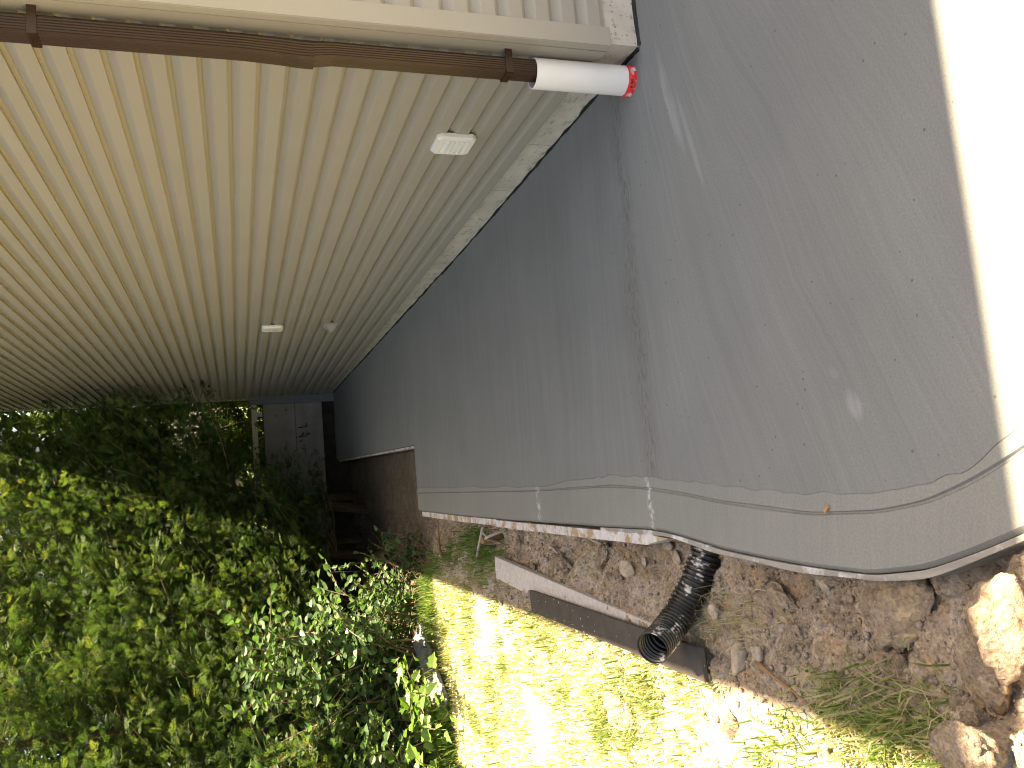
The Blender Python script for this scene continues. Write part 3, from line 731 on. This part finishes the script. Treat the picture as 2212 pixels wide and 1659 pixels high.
# ------------------------------------------------------------------ sticks and roots
def stick(name, pts, r0, r1, mat, label, cat='stick', sub=None, n=7):
    P = spline(pts, max(8, 4*len(pts))); m = MB(); m.tube(P, list(np.linspace(r0, r1, len(P))), n)
    o = m.build(name, mat, smooth=True); tag(o, label, cat)
    for s_ in (sub or []):
        Q = spline(s_[0], 10); m = MB(); m.tube(Q, list(np.linspace(s_[1], s_[1]*.4, 10)), 5); m.build('twig', mat, o, True)
    return o
g = lambda x, y, d=.01: (x, y, gz(x, y)+d)
stick('stick', [(-.255, 5.33, -.02), (-.40, 5.46, -.015), (-.60, 5.66, -.02)], .011, .010, M_root, 'straight grey pole lying across the soil to the grass')
stick('snapped_branch', [(-.54, 6.62, gz(-.54, 6.62)-.02), (-.46, 6.55, .0), (-.34, 6.47, .02), (-.22, 6.42, .03)], .014, .005, M_stake, 'reddish snapped forked branch on dark soil by the slab end', 'branch',
      [([(-.46, 6.55, 0), (-.36, 6.40, .04), (-.26, 6.15, .05)], .005), ([(-.42, 6.52, .0), (-.32, 6.60, .03), (-.24, 6.62, .04)], .004), ([(-.50, 6.58, -.01), (-.40, 6.25, .02), (-.33, 5.9, .03), (-.29, 5.7, .02)], .004)])
stick('root', [g(-.36, 4.30), g(-.345, 4.20, .03), (-.37, 4.09, gz(-.37, 4.09)+.02), g(-.40, 4.04, .0)], .010, .006, M_root, 'short curved pale root sticking out of the soil', 'root')
stick('root', [g(-.255, 3.92, .01), g(-.275, 3.78, .03), g(-.30, 3.66, .015), g(-.31, 3.58, .0)], .008, .004, M_root, 'slender pale root lying close to the splashed form board', 'root')
stick('root', [g(-.62, 2.36), g(-.645, 2.25, .02), g(-.675, 2.18, .012), g(-.72, 2.08, .01)], .0065, .004, M_stake, 'thin brown root curving over clods near the grass tuft', 'root')
stick('thin_twig', [g(-.42, 2.42), g(-.40, 2.36, .02), g(-.41, 2.28, .012)], .003, .002, M_root, 'tiny pale twig on clods right of the black pipe', 'twig')
m = MB(); m.tube([(-.315, 5.235, gz(-.315, 5.235)-.04), (-.335, 5.20, .03)], .026, 5)
tag(m.build('cut_stake', M_stake), 'short cut wooden stake stuck in the soil', 'stake')
stick('root', [(-.27, 5.02, gz(-.27, 5.02)), (-.31, 5.08, .03), (-.33, 5.16, .0), (-.36, 5.22, gz(-.36, 5.22)+.01)], .010, .006, M_root, 'knobbly grey root curling round the short cut stake', 'root',
      [([(-.31, 5.08, .03), (-.27, 5.12, .05), (-.24, 5.1, .04)], .006)])
stick('log', [(-.58, 9.2, -.04), (-.64, 9.6, -.02), (-.70, 10.2, -.01)], .025, .035, M_stake, 'small split log catching sun under the hedge', 'log')
stick('fallen_branch', [(-.72, 8.3, -.02), (-.66, 9.1, .10), (-.75, 9.9, .28), (-.82, 10.4, .55), (-.72, 10.9, .9)], .017, .006, M_twig, 'bare pale dead branch arching from the ground under the cedars', 'branch',
      [([(-.75, 9.9, .28), (-.95, 10.3, .35), (-1.15, 10.8, .55)], .009), ([(-.82, 10.4, .55), (-.62, 10.7, .65), (-.5, 10.9, .9)], .007), ([(-.69, 8.8, .06), (-.9, 9.0, .2), (-1.2, 9.6, .35)], .008)])
stick('fallen_branch', [(-.98, 8.1, -.03), (-.92, 8.5, .18), (-1.05, 9.0, .42), (-1.02, 9.3, .6)], .012, .005, M_twig, 'second dead branch, shorter and left of the arching one', 'branch',
      [([(-.92, 8.5, .18), (-.78, 8.7, .26), (-.66, 8.9, .4)], .006)])
m = MB(); m.hexa([(-.125, 1.870, .002), (-.132, 1.866, .002), (-.146, 1.885, .002), (-.139, 1.889, .002)], [(-.125, 1.870, .008), (-.132, 1.866, .009), (-.146, 1.885, .007), (-.139, 1.889, .008)])
o = m.build('wood_chip', M_orange); o.location = (0, 0, 0); tag(o, 'tiny orange wood chip on the tooled groove of the slab', 'wood chip')

# twig litter under the hedge, past counting
m = MB(); lr = np.random.default_rng(91)
for i in range(520):
    y = 7.2+4.2*lr.random()**1.3; x = -.45-.25*(y-7.2)*lr.random()-1.0*lr.random(); a = lr.uniform(0, 6.28); L = lr.uniform(.05, .28); z = gz(x, y)
    e = (x+math.cos(a)*L, y+math.sin(a)*L, z+lr.uniform(.0, .14)); m.tube([(x, y, z+.004), ((x+e[0])/2+lr.normal(0, .015), (y+e[1])/2, (z+e[2])/2+lr.normal(0, .015)), e], [.004, .003, .0015], 3, False)
tag(m.build('twig_litter', M_litter, soil), kind='stuff')

# ------------------------------------------------------------------ grass
def blades(pts, length, spread, tint, seed, width=.0035):
    r_ = np.random.default_rng(seed); n = len(pts)
    L = length*r_.uniform(.45, 1.25, n); a = r_.uniform(0, 2*np.pi, n); tilt = spread*np.abs(r_.normal(0, 1, n))
    d = np.stack([np.cos(a)*np.sin(tilt), np.sin(a)*np.sin(tilt), np.cos(tilt)], 1)
    s = np.stack([-np.sin(a), np.cos(a), np.zeros(n)], 1)*(width*r_.uniform(.6, 1.3, n))[:, None]
    mid = pts + d*(L*.55)[:, None]; d2 = d.copy(); d2[:, 2] -= r_.uniform(.2, .9, n); d2 /= np.linalg.norm(d2, axis=1)[:, None]
    tip = mid + d2*(L*.5)[:, None]
    v = np.stack([pts-s, pts+s, mid+s*.8, mid-s*.8, tip], 1).reshape(-1, 3)
    b_ = (np.arange(n)*5)[:, None]
    lp = np.concatenate([b_+np.array([0, 1, 2, 3]), b_+np.array([3, 2, 4])], 1).ravel(); sz = np.tile([4, 3], n)
    return v, lp, sz, np.repeat(tint, 5)
def sowing():
    V, Lp, Sz, T = [], [], [], []; off = 0
    def addb(x, y, length, spread, green, seed, wd=.0035):
        nonlocal off
        z, _ = base_height(x, y); t = np.clip(green + np.random.default_rng(seed+1).normal(0, .24, len(x)), 0, 1)
        v, lp, sz, tt = blades(np.stack([x, y, z-.004], 1), length, spread, t, seed, wd); V.append(v); Lp.append(lp+off); Sz.append(sz); T.append(tt); off += len(v)
    n = 70000; y = .4+7.0*rng.random(n)**1.25; x = x_edge(y)-.42-3.4*rng.random(n)**1.4
    den = fbm(x*2.2, y*2.2, 31, 4); _, smk = base_height(x, y)
    k = (smk < .6) & (den > .34+.10*rng.random(n)) & ((y < 7.0+.0*x)); addb(x[k], y[k], .055, .60, .27, 5)
    def tuft(x0, y0, rx, ry, cnt, length, green, seed, spread=.7, wd=.0032):
        a = rng.normal(0, 1, (cnt, 2)); addb(x0+a[:, 0]*rx, y0+a[:, 1]*ry, length, spread, green, seed, wd)
    tuft(-.70, 1.80, .06, .11, 420, .10, .50, 61); tuft(-.64, 1.66, .06, .11, 150, .11, .12, 62); tuft(-.66, 2.02, .05, .06, 150, .09, .15, 63)
    tuft(-.72, 1.60, .06, .08, 170, .11, .25, 64); tuft(-.74, 1.92, .05, .07, 170, .09, .4, 65)
    tuft(-.36, 5.75, .05, .22, 500, .10, .8, 66); tuft(-.46, 5.45, .05, .20, 420, .10, .75, 67); tuft(-.50, 6.35, .05, .2, 260, .09, .85, 68); tuft(-.58, 5.6, .05, .3, 260, .07, .35, 69)
    tuft(-.60, 6.9, .06, .15, 260, .09, .8, 70); tuft(-.52, 2.52, .05, .10, 220, .10, .05, 71, 1.1, .0016); tuft(-.50, 2.75, .04, .12, 160, .09, .03, 72, 1.2, .0016); tuft(-.38, 3.7, .06, .12, 90, .08, .02, 73, 1.3, .0015)
    for i in range(60):
        y0 = 1.3+5.5*rng.random(); x0 = -.78-2.2*rng.random()**1.5; tuft(x0, y0, .05, .06, 90, .085, .6, 100+i)
    for i in range(46):       # rank grass at the hedge foot
        t = rng.random(); x0 = -.65-2.3*t; y0 = 7.25-.30*t*2.2+rng.normal(0, .12); tuft(x0, y0, .07, .07, 120, .17, .85, 200+i, .5, .004)
    v, lp, sz, t = (np.concatenate(a) for a in (V, Lp, Sz, T))
    return mesh_np('grass', v, lp, sz, False, {'tint': t})
tag(link('grass', sowing(), M_grass), 'sparse sunlit grass and dry blades on the lawn strip', 'grass', kind='stuff')

# ------------------------------------------------------------------ cedars
def spray_template(seed, coarse=False):
    r_ = np.random.default_rng(seed); V, F = [], []
    def rh(p, d, L, wd, tri=False):
        d = np.array(d)/np.linalg.norm(d); s = np.array([-d[1], d[0]])*wd; p = np.array(p); b_ = len(V)
        if tri: V.extend([p-s*.55, p+s*.55+d*L*.3, p+d*L]); F.append([b_, b_+1, b_+2])
        else: V.extend([p, p+d*L*.5+s, p+d*L, p+d*L*.5-s]); F.append([b_, b_+1, b_+2, b_+3])
    rh((0, 0), (1, .0), 1.0, .022)
    nn_ = 3 if coarse else 5
    for i in range(nn_):
        t = .10+(.26 if coarse else .165)*i
        for sgn in (1, -1):
            L = (.48-.065*i)*r_.uniform(.75, 1.2); an = math.radians(r_.uniform(34, 54))*sgn; d = (math.cos(an), math.sin(an)); p = np.array((t+.03*sgn, 0))
            rh(p, d, L, .05 if coarse else .045, not coarse)
            if i < 4 and not coarse:
                for u, s2 in ((.25, 1), (.45, -1)):
                    an2 = an+s2*math.radians(36); rh(p+np.array(d)*L*u, (math.cos(an2), math.sin(an2)), L*.48, .045, True)
    v = np.array(V); z = -.22*v[:, 0]**2 - .10*np.abs(v[:, 1]) + r_.normal(0, .012, len(v))
    return np.column_stack([v, z]), np.concatenate([np.array(f) for f in F]), np.array([len(f) for f in F])
TPL = {False: [spray_template(i) for i in range(4)], True: [spray_template(9+i, True) for i in range(4)]}
def sprays_mesh(name, O, U, Nn, S, T, coarse):
    V, TT, LP, SZ, off = [], [], [], [], 0; ids = np.arange(len(O)) % 4
    for k, (tp, lp, sz_) in enumerate(TPL[coarse]):
        s = ids == k; o, u, nn_, sz = O[s], U[s], Nn[s], S[s]
        vv = np.cross(nn_, u); vv /= np.linalg.norm(vv, axis=1)[:, None]+1e-9; n2 = np.cross(u, vv)
        p = o[:, None] + sz[:, None, None]*(tp[None, :, 0:1]*u[:, None]+tp[None, :, 1:2]*vv[:, None]+tp[None, :, 2:3]*n2[:, None])
        V.append(p.reshape(-1, 3)); TT.append((T[s][:, None]+.12*np.clip(tp[None, :, 0], 0, 1)-.06).ravel())
        LP.append((lp[None]+off+(np.arange(len(o))*len(tp))[:, None]).ravel()); SZ.append(np.tile(sz_, len(o))); off += len(o)*len(tp)
    return mesh_np(name, np.concatenate(V), np.concatenate(LP), np.concatenate(SZ), False, {'tint': np.clip(np.concatenate(TT), 0, 1)})
def unit(a): return a/(np.linalg.norm(a, axis=-1, keepdims=True)+1e-9)
def cedar(base, H, Rr, nb, seed, label, lean=(0, 0), zmin=.25, bias=None, zpow=1.0, dens=.05, size=(.10, .19), coarse=False, back=.35):
    r_ = np.random.default_rng(seed); b0 = np.array([base[0], base[1], -.15])
    root = empty('cedar_tree', (base[0], base[1], gz(base[0], base[1])), label, 'tree', 'cedars of the hedge')
    tz = np.linspace(0, H, 9); tp = b0 + np.stack([lean[0]*(tz/H)**1.3+.05*np.sin(tz*1.7+seed), lean[1]*(tz/H)**1.3+.05*np.cos(tz*1.3+seed), tz], 1); tp[0, :2] = base
    m = MB(); m.tube(tp, list(np.linspace(.065, .012, 9)), 9); m.build('trunk', M_bark, root, True)
    bm_ = MB(); O, U, Nn, S, T = [], [], [], [], []
    for i in range(nb):
        hz = zmin+(H-zmin)*r_.random()**zpow; fr = hz/H
        az_ = r_.uniform(0, 2*np.pi) if bias is None or r_.random() < .45 else bias+r_.normal(0, .75)
        if math.sin(az_) > .35 and r_.random() > back: az_ = -az_
        L = Rr*(1.06-.76*fr**1.35)*r_.uniform(.55, 1.12); d = np.array([math.cos(az_), math.sin(az_), 0])
        p0 = np.array([np.interp(hz, tz, tp[:, k]) for k in range(3)]); p0[2] = hz-.15
        up = r_.uniform(.1, .7); t = np.linspace(0, 1, 6)[:, None]
        sidew = np.array([-d[1], d[0], 0])*r_.normal(0, .14)
        path = p0 + d*L*t + np.array([0, 0, 1])*L*(up*.4*t+up*.55*t*t) + sidew*L*t*t
        if i % 4 == 0:
            crook = path + r_.normal(0, .022, path.shape)*np.linspace(0, 1, 6)[:, None]; bm_.tube(crook, list(np.linspace(.008+.006*L, .002, 6)), 4, False)
        n_ = max(3, int(L/dens)); tt = r_.uniform(.30, 1.0, n_)**.75
        p = np.stack([np.interp(tt, t[:, 0], path[:, k]) for k in range(3)], 1)
        tang = unit(np.stack([np.interp(tt, t[:, 0], np.gradient(path[:, k])) for k in range(3)], 1))
        lat = np.cross(tang, np.array([0, 0, 1.])); sg = np.where(r_.random(n_) < .5, 1., -1.)[:, None]
        u = unit(tang*r_.uniform(.3, 1.0, (n_, 1)) + lat*sg*r_.uniform(.1, 1.0, (n_, 1)) + r_.normal(0, .30, (n_, 3)) + np.array([0, 0, .10]))
        O.append(p + u*.03 + r_.normal(0, .035, (n_, 3))); U.append(u); Nn.append(unit(r_.normal(0, .8, (n_, 3))+np.array([0, 0, .5])))
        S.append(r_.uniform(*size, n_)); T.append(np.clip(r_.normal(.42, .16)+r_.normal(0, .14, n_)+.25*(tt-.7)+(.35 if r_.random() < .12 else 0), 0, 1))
    bm_.build('branches', M_twig, root)['kind'] = 'stuff'
    O, U, Nn, S, T = (np.concatenate(a) for a in (O, U, Nn, S, T)); off = np.array(wloc(root))
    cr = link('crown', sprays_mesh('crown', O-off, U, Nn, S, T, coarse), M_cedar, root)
    return root, len(O)
C_LIST = [
 ((-3.3, 7.2), 5.4, 1.15, 260, 1, 'leftmost cedar of the hedge, cut by the picture edge', (0, 0), .5, -.7),
 ((-2.65, 7.9), 5.6, 1.15, 480, 2, 'sunlit cedar second from the left in the hedge', (.3, -.2), .5, -.7),
 ((-2.1, 8.6), 5.8, 1.10, 520, 3, 'cedar with bare lower trunk directly behind the round-leaved shrub', (.45, -.25), .75, -.7),
 ((-1.65, 9.3), 6.0, 1.10, 520, 4, 'sunlit mid-hedge cedar behind the dead branches', (.55, -.3), .7, -.7),
 ((-1.2, 10.0), 6.2, 1.15, 520, 5, 'half-shaded cedar whose boughs hang over the small log', (.6, -.3), .6, -.6),
 ((-.72, 10.7), 6.6, 1.25, 480, 6, 'shaded cedar between the small log and the concrete panels', (.7, -.3), .5, -.6),
 ((-.15, 11.2), 4.7, 1.75, 560, 7, 'dark cedar leaning towards the house, tips crossing the siding', (.65, -.25), 1.55, -.75),
 ((.05, 12.0), 5.4, 1.7, 330, 9, 'added high-branching dark cedar blocking sky over the far end of the slab', (.5, -.2), 2.3, -.8),  # cedar added to seal off the sky above the far slab
 ((-.55, 12.0), 6.5, 1.3, 240, 8, 'last dark cedar of the hedge beside the concrete panels', (.3, 0), .4, -.9),
]
NS = 0
for (bs, H_, R_, nb, sd_, lb, ln, zm, bi) in C_LIST:
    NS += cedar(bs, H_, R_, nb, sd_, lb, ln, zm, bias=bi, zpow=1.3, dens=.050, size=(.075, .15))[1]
BACK = [((-3.9, 8.6), 'dim cedar of the rear row, far left'), ((-3.2, 9.5), 'dim rear-row cedar behind the second sunlit one'), ((-2.5, 10.3), 'dim rear-row cedar behind the bare trunk'),
        ((-1.8, 11.2), 'dim rear-row cedar behind the half-shaded one'), ((-1.7, 12.3), 'dim rear-row cedar next to the concrete panels'), ((.3, 13.8), 'dark cedar beyond the concrete panels'), ((1.35, 14.9), 'dark cedar beyond the far end of the siding')]
for i, (bs, lb) in enumerate(BACK):
    NS += cedar(bs, 6.8 if i < 5 else 4.6, 1.3, 280 if i < 5 else 220, 30+i, lb, (0, 0), .2, bias=-1.3, size=(.22, .40), dens=.085, coarse=True)[1]
print('SPRAYS', NS)

# ------------------------------------------------------------------ broadleaf shrub
def leaf_mesh(name, lobed=False):
    if not lobed: out = [(0, 0), (.15, .24), (.40, .36), (.70, .27), (1.0, 0)]
    else: out = [(0, 0), (-.05, .30), (.22, .50), (.30, .34), (.62, .40), (.70, .20), (1.0, 0)]
    vs = [(0, 0, 0)]; n_ = len(out)
    mid = [(p[0] if i in (0, n_-1) else p[0], 0, -.04*math.sin(math.pi*max(p[0], 0))) for i, p in enumerate(out)]
    L = [(p[0], p[1], .10*p[1]/.3 - .10*p[0]**2) for p in out]; Rr = [(p[0], -p[1], .10*p[1]/.3 - .10*p[0]**2) for p in out]
    mid = [(m_[0], 0, m_[2]-.10*m_[0]**2) for m_ in mid]
    vs = mid + L[1:-1] + Rr[1:-1]; fs = []; k = n_-2
    li = lambda i: 0 if i == 0 else (n_-1 if i == n_-1 else n_+i-1); ri = lambda i: 0 if i == 0 else (n_-1 if i == n_-1 else n_+k+i-1)
    for i in range(n_-1):
        for fn, fl in ((li, False), (ri, True)):
            f = [i, i+1, fn(i+1), fn(i)]; f2 = []
            for q_ in f:
                if q_ not in f2: f2.append(q_)
            if len(f2) > 2: fs.append(tuple(f2) if not fl else tuple(reversed(f2)))
    return vs, fs
LV, LF = leaf_mesh('leaf')
def leaf_obj_mesh(name, lobed, mat):
    vs, fs = leaf_mesh(name, lobed); me = bpy.data.meshes.new(name); me.from_pydata(vs, [], fs); me.materials.append(mat); me.update(); return me
me_leaf, me_vine = leaf_obj_mesh('leaf', False, M_shrubleaf), leaf_obj_mesh('leaf', True, M_vineleaf)
def place_leaf(me, root, p, u, nn_, s):
    u = Vector(u).normalized(); nn_ = Vector(nn_); v_ = nn_.cross(u).normalized(); w_ = u.cross(v_)
    o = link('leaf', me, None, root); off = wloc(root)
    mt = Matrix(((u.x, v_.x, w_.x), (u.y, v_.y, w_.y), (u.z, v_.z, w_.z)))
    o.location = Vector(p)-off; o.rotation_euler = mt.to_euler(); o.scale = (s, s, s)
def leaves_joined(name, mat, root, P_, U_, N_, S_, T_, LV=LV, LF=LF):
    tv_ = np.array(LV); off = np.array(wloc(root)); u = unit(U_); v_ = unit(np.cross(N_, u)); w_ = np.cross(u, v_)
    p = (P_-off)[:, None]+S_[:, None, None]*(tv_[None, :, 0:1]*u[:, None]+tv_[None, :, 1:2]*v_[:, None]+tv_[None, :, 2:3]*w_[:, None])
    nL = len(P_); nv = len(tv_); lp = []; sz = []
    base_l = np.concatenate([np.array(f) for f in LF]); base_s = np.array([len(f) for f in LF])
    lp = (base_l[None]+(np.arange(nL)*nv)[:, None]).ravel(); sz = np.tile(base_s, nL)
    o = link(name, mesh_np(name, p.reshape(-1, 3), lp, sz, True, {'tint': np.repeat(np.clip(T_, 0, 1), nv)}), mat, root); o['kind'] = 'stuff'; return o
def shrub(base, label, nst, height, reach, seed, nsep, leaf=(.05, .085), azr=None, me=me_leaf, mat=M_shrub, name='leafy_shrub', tint=.45, step=.042):
    r_ = np.random.default_rng(seed); root = empty(name, (base[0], base[1], gz(*base)), label, 'shrub'); sm = MB(); P_, U_ = [], []
    for i in range(nst):
        a = r_.uniform(*(azr or (0, 6.28))); hh = height*r_.uniform(.35, 1.0); rc = reach*r_.uniform(.25, 1.0)*(1.15-.4*hh/height)
        b0 = np.array([base[0]+r_.normal(0, .12), base[1]+r_.normal(0, .08), gz(*base)-.03]); d = np.array([math.cos(a), math.sin(a), 0])
        t = np.linspace(0, 1, 7)[:, None]; path = b0+d*rc*t**1.4+np.array([0, 0, 1])*hh*(1.25*t-.25*t*t)+r_.normal(0, .03, (7, 3))*t
        sm.tube(path, list(np.linspace(.011, .003, 7)), 4, False)
        paths = [(path, .25)]
        for k in range(int(4+3*r_.random())):
            j = r_.uniform(.35, .95); s0 = np.array([np.interp(j, t[:, 0], path[:, c]) for c in range(3)]); dd = unit(r_.normal(0, 1, 3)+d*.7+np.array([0, -.5, .25])); LL = r_.uniform(.15, .45)
            tw = s0+dd*LL*t+np.array([0, 0, -.12])*LL*t*t; sm.tube(tw[::2], list(np.linspace(.005, .002, 4)), 3, False); paths.append((tw, .1))
        for pth, t0 in paths:
            Lh = np.linalg.norm(np.diff(pth, axis=0), axis=1).sum(); n_ = max(3, int(Lh*(1-t0)/step)); tt = np.linspace(t0, 1, n_)
            p = np.stack([np.interp(tt, t[:, 0], pth[:, c]) for c in range(3)], 1); tg = unit(pth[-1]-pth[0]); sd2 = unit(np.cross(tg, np.array([0.1, .2, 1.])))
            sg = np.where(np.arange(n_) % 2 == 0, 1., -1.)[:, None]; U_.append(unit(tg*.55+sd2*sg+r_.normal(0, .35, (n_, 3)))); P_.append(p+U_[-1]*.012)
    sm.build('stems', M_twig, root)['kind'] = 'stuff'; P_, U_ = np.concatenate(P_), np.concatenate(U_)
    N_ = unit(r_.normal(0, .45, P_.shape)+np.array([0, -.35, .8])); S_ = r_.uniform(*leaf, len(P_)); T_ = r_.normal(tint, .2, len(P_))
    dist = P_[:, 1]*1.0+.35*np.abs(P_[:, 0])+r_.uniform(0, .35, len(P_)); order = np.argsort(dist); sep, rest = order[:nsep], order[nsep:]
    for i in sep: place_leaf(me, root, P_[i], U_[i], N_[i], S_[i]*1.05)
    if len(rest): leaves_joined('foliage', mat, root, P_[rest], U_[rest], N_[rest], S_[rest], T_[rest])
    return root
shrub((-1.55, 7.55), 'round-leaved green shrub in front of the cedar trunks', 64, 1.75, 1.0, 11, 190, leaf=(.055, .09))
shrub((-2.35, 7.35), 'second leafy shrub at the picture edge, bluer and lower', 36, 1.5, .85, 12, 60, leaf=(.055, .09))
shrub((-1.0, 7.75), 'low leafy sucker growth beside the weathered board', 16, .75, .55, 13, 50, leaf=(.04, .07), tint=.7)
shrub((-1.95, 6.95), 'bright lobed-leaf vine trailing over the grass at the picture edge', 12, .55, .75, 14, 110, leaf=(.07, .115), me=me_vine, mat=M_shrub, name='trailing_vine', tint=.9, step=.075)
shrub((-.55, 7.75), 'small leafy seedling on dark soil near the slab end', 9, .38, .42, 15, 40, leaf=(.04, .07), name='leafy_seedling', tint=.4, step=.05)

# ------------------------------------------------------------------ trees far behind, plus unseen ones added to block light
def broad_tree(base, H, R0, nleaf, seed, label, trunk=.13, z0=.45, ls=(.10, .19), sp=1.):
    r_ = np.random.default_rng(seed); root = empty('shade_tree', (base[0], base[1], -.28), label, 'tree', 'trees behind the house')
    tz = np.linspace(0, H*.85, 8); tp = np.stack([base[0]+.12*np.sin(tz*.6+seed), base[1]+.1*np.cos(tz*.5+seed), tz-.3], 1)
    m = MB(); m.tube(tp, list(np.linspace(trunk, .04, 8)), 10); m.build('trunk', M_bark, root, True)
    lm = MB(); cent = []
    for i in range(46):
        f = r_.uniform(z0, 1.0); a = r_.uniform(0, 6.28); L = R0*r_.uniform(.35, 1)*math.sin(math.pi*min(1, .25+.72*(f-z0)/(1-z0)))
        p0 = np.array([np.interp(f*H*.8, tz, tp[:, k]) for k in range(3)]); e = p0+np.array([math.cos(a)*L, math.sin(a)*L, .35*L+.4]); lm.tube([p0, (p0+e)/2+np.array([0, 0, .1*L]), e], [.045, .03, .012], 5, False)
        cent += [e, (p0+e*2)/3+r_.normal(0, .2, 3)]
    lm.build('limbs', M_bark, root)['kind'] = 'stuff'
    cent = np.array(cent); c = cent[r_.integers(0, len(cent), nleaf)]; P_ = c+r_.normal(0, 1, (nleaf, 3))*np.array([.42, .42, .32])*sp; U_ = unit(r_.normal(0, 1, (nleaf, 3))); N_ = unit(r_.normal(0, .6, (nleaf, 3))+np.array([0, 0, .8]))
    o = leaves_joined('crown', M_tree, root, P_, U_, N_, r_.uniform(*ls, nleaf), r_.normal(.5, .25, nleaf), [(0, 0, 0), (.45, .30, .05), (1, 0, -.1), (.45, -.30, .05)], [(0, 3, 2, 1)]); del o['kind']
broad_tree((2.05, 17.6), 8.5, 2.6, 6500, 1, 'tree with dark trunk showing past the far house end', .14, .42)
broad_tree((-.7, 15.3), 12.0, 4.6, 17000, 5, 'added unseen tall tree blocking sky high above the far end of the hedge', .2, .55, (.16, .28), 1.6)  # added out of view to cut sky light over the far passage
broad_tree((3.3, 14.9), 7.5, 2.0, 6000, 6, 'added hidden bushy tree blocking sun just behind the far corner of the house', .1, .2)  # hidden tree, added to keep sun off the ground at the far end
broad_tree((4.6, 21.0), 9.5, 3.2, 7500, 2, 'larger tree farther back, sky between its leaves')
broad_tree((-1.2, 18.2), 8.0, 2.8, 7500, 3, 'tree standing behind the hedge to the left of the dark trunk')
broad_tree((-5.2, 15.5), 7.0, 2.6, 5500, 4, 'tree behind the sunlit part of the hedge')
broad_tree((-6.6, 4.6), 9.0, 3.0, 8000, 7, 'added unseen broad tree left of the lawn, beyond the picture edge, blocking sky', .16, .15)  # unseen tree added to block low sky and darken the passage
broad_tree((-8.2, 0.2), 9.5, 3.3, 8000, 8, 'added unseen broad tree farther behind the camera side of the lawn, blocking sky', .16, .15)  # second unseen tree, added for the same sky blocking
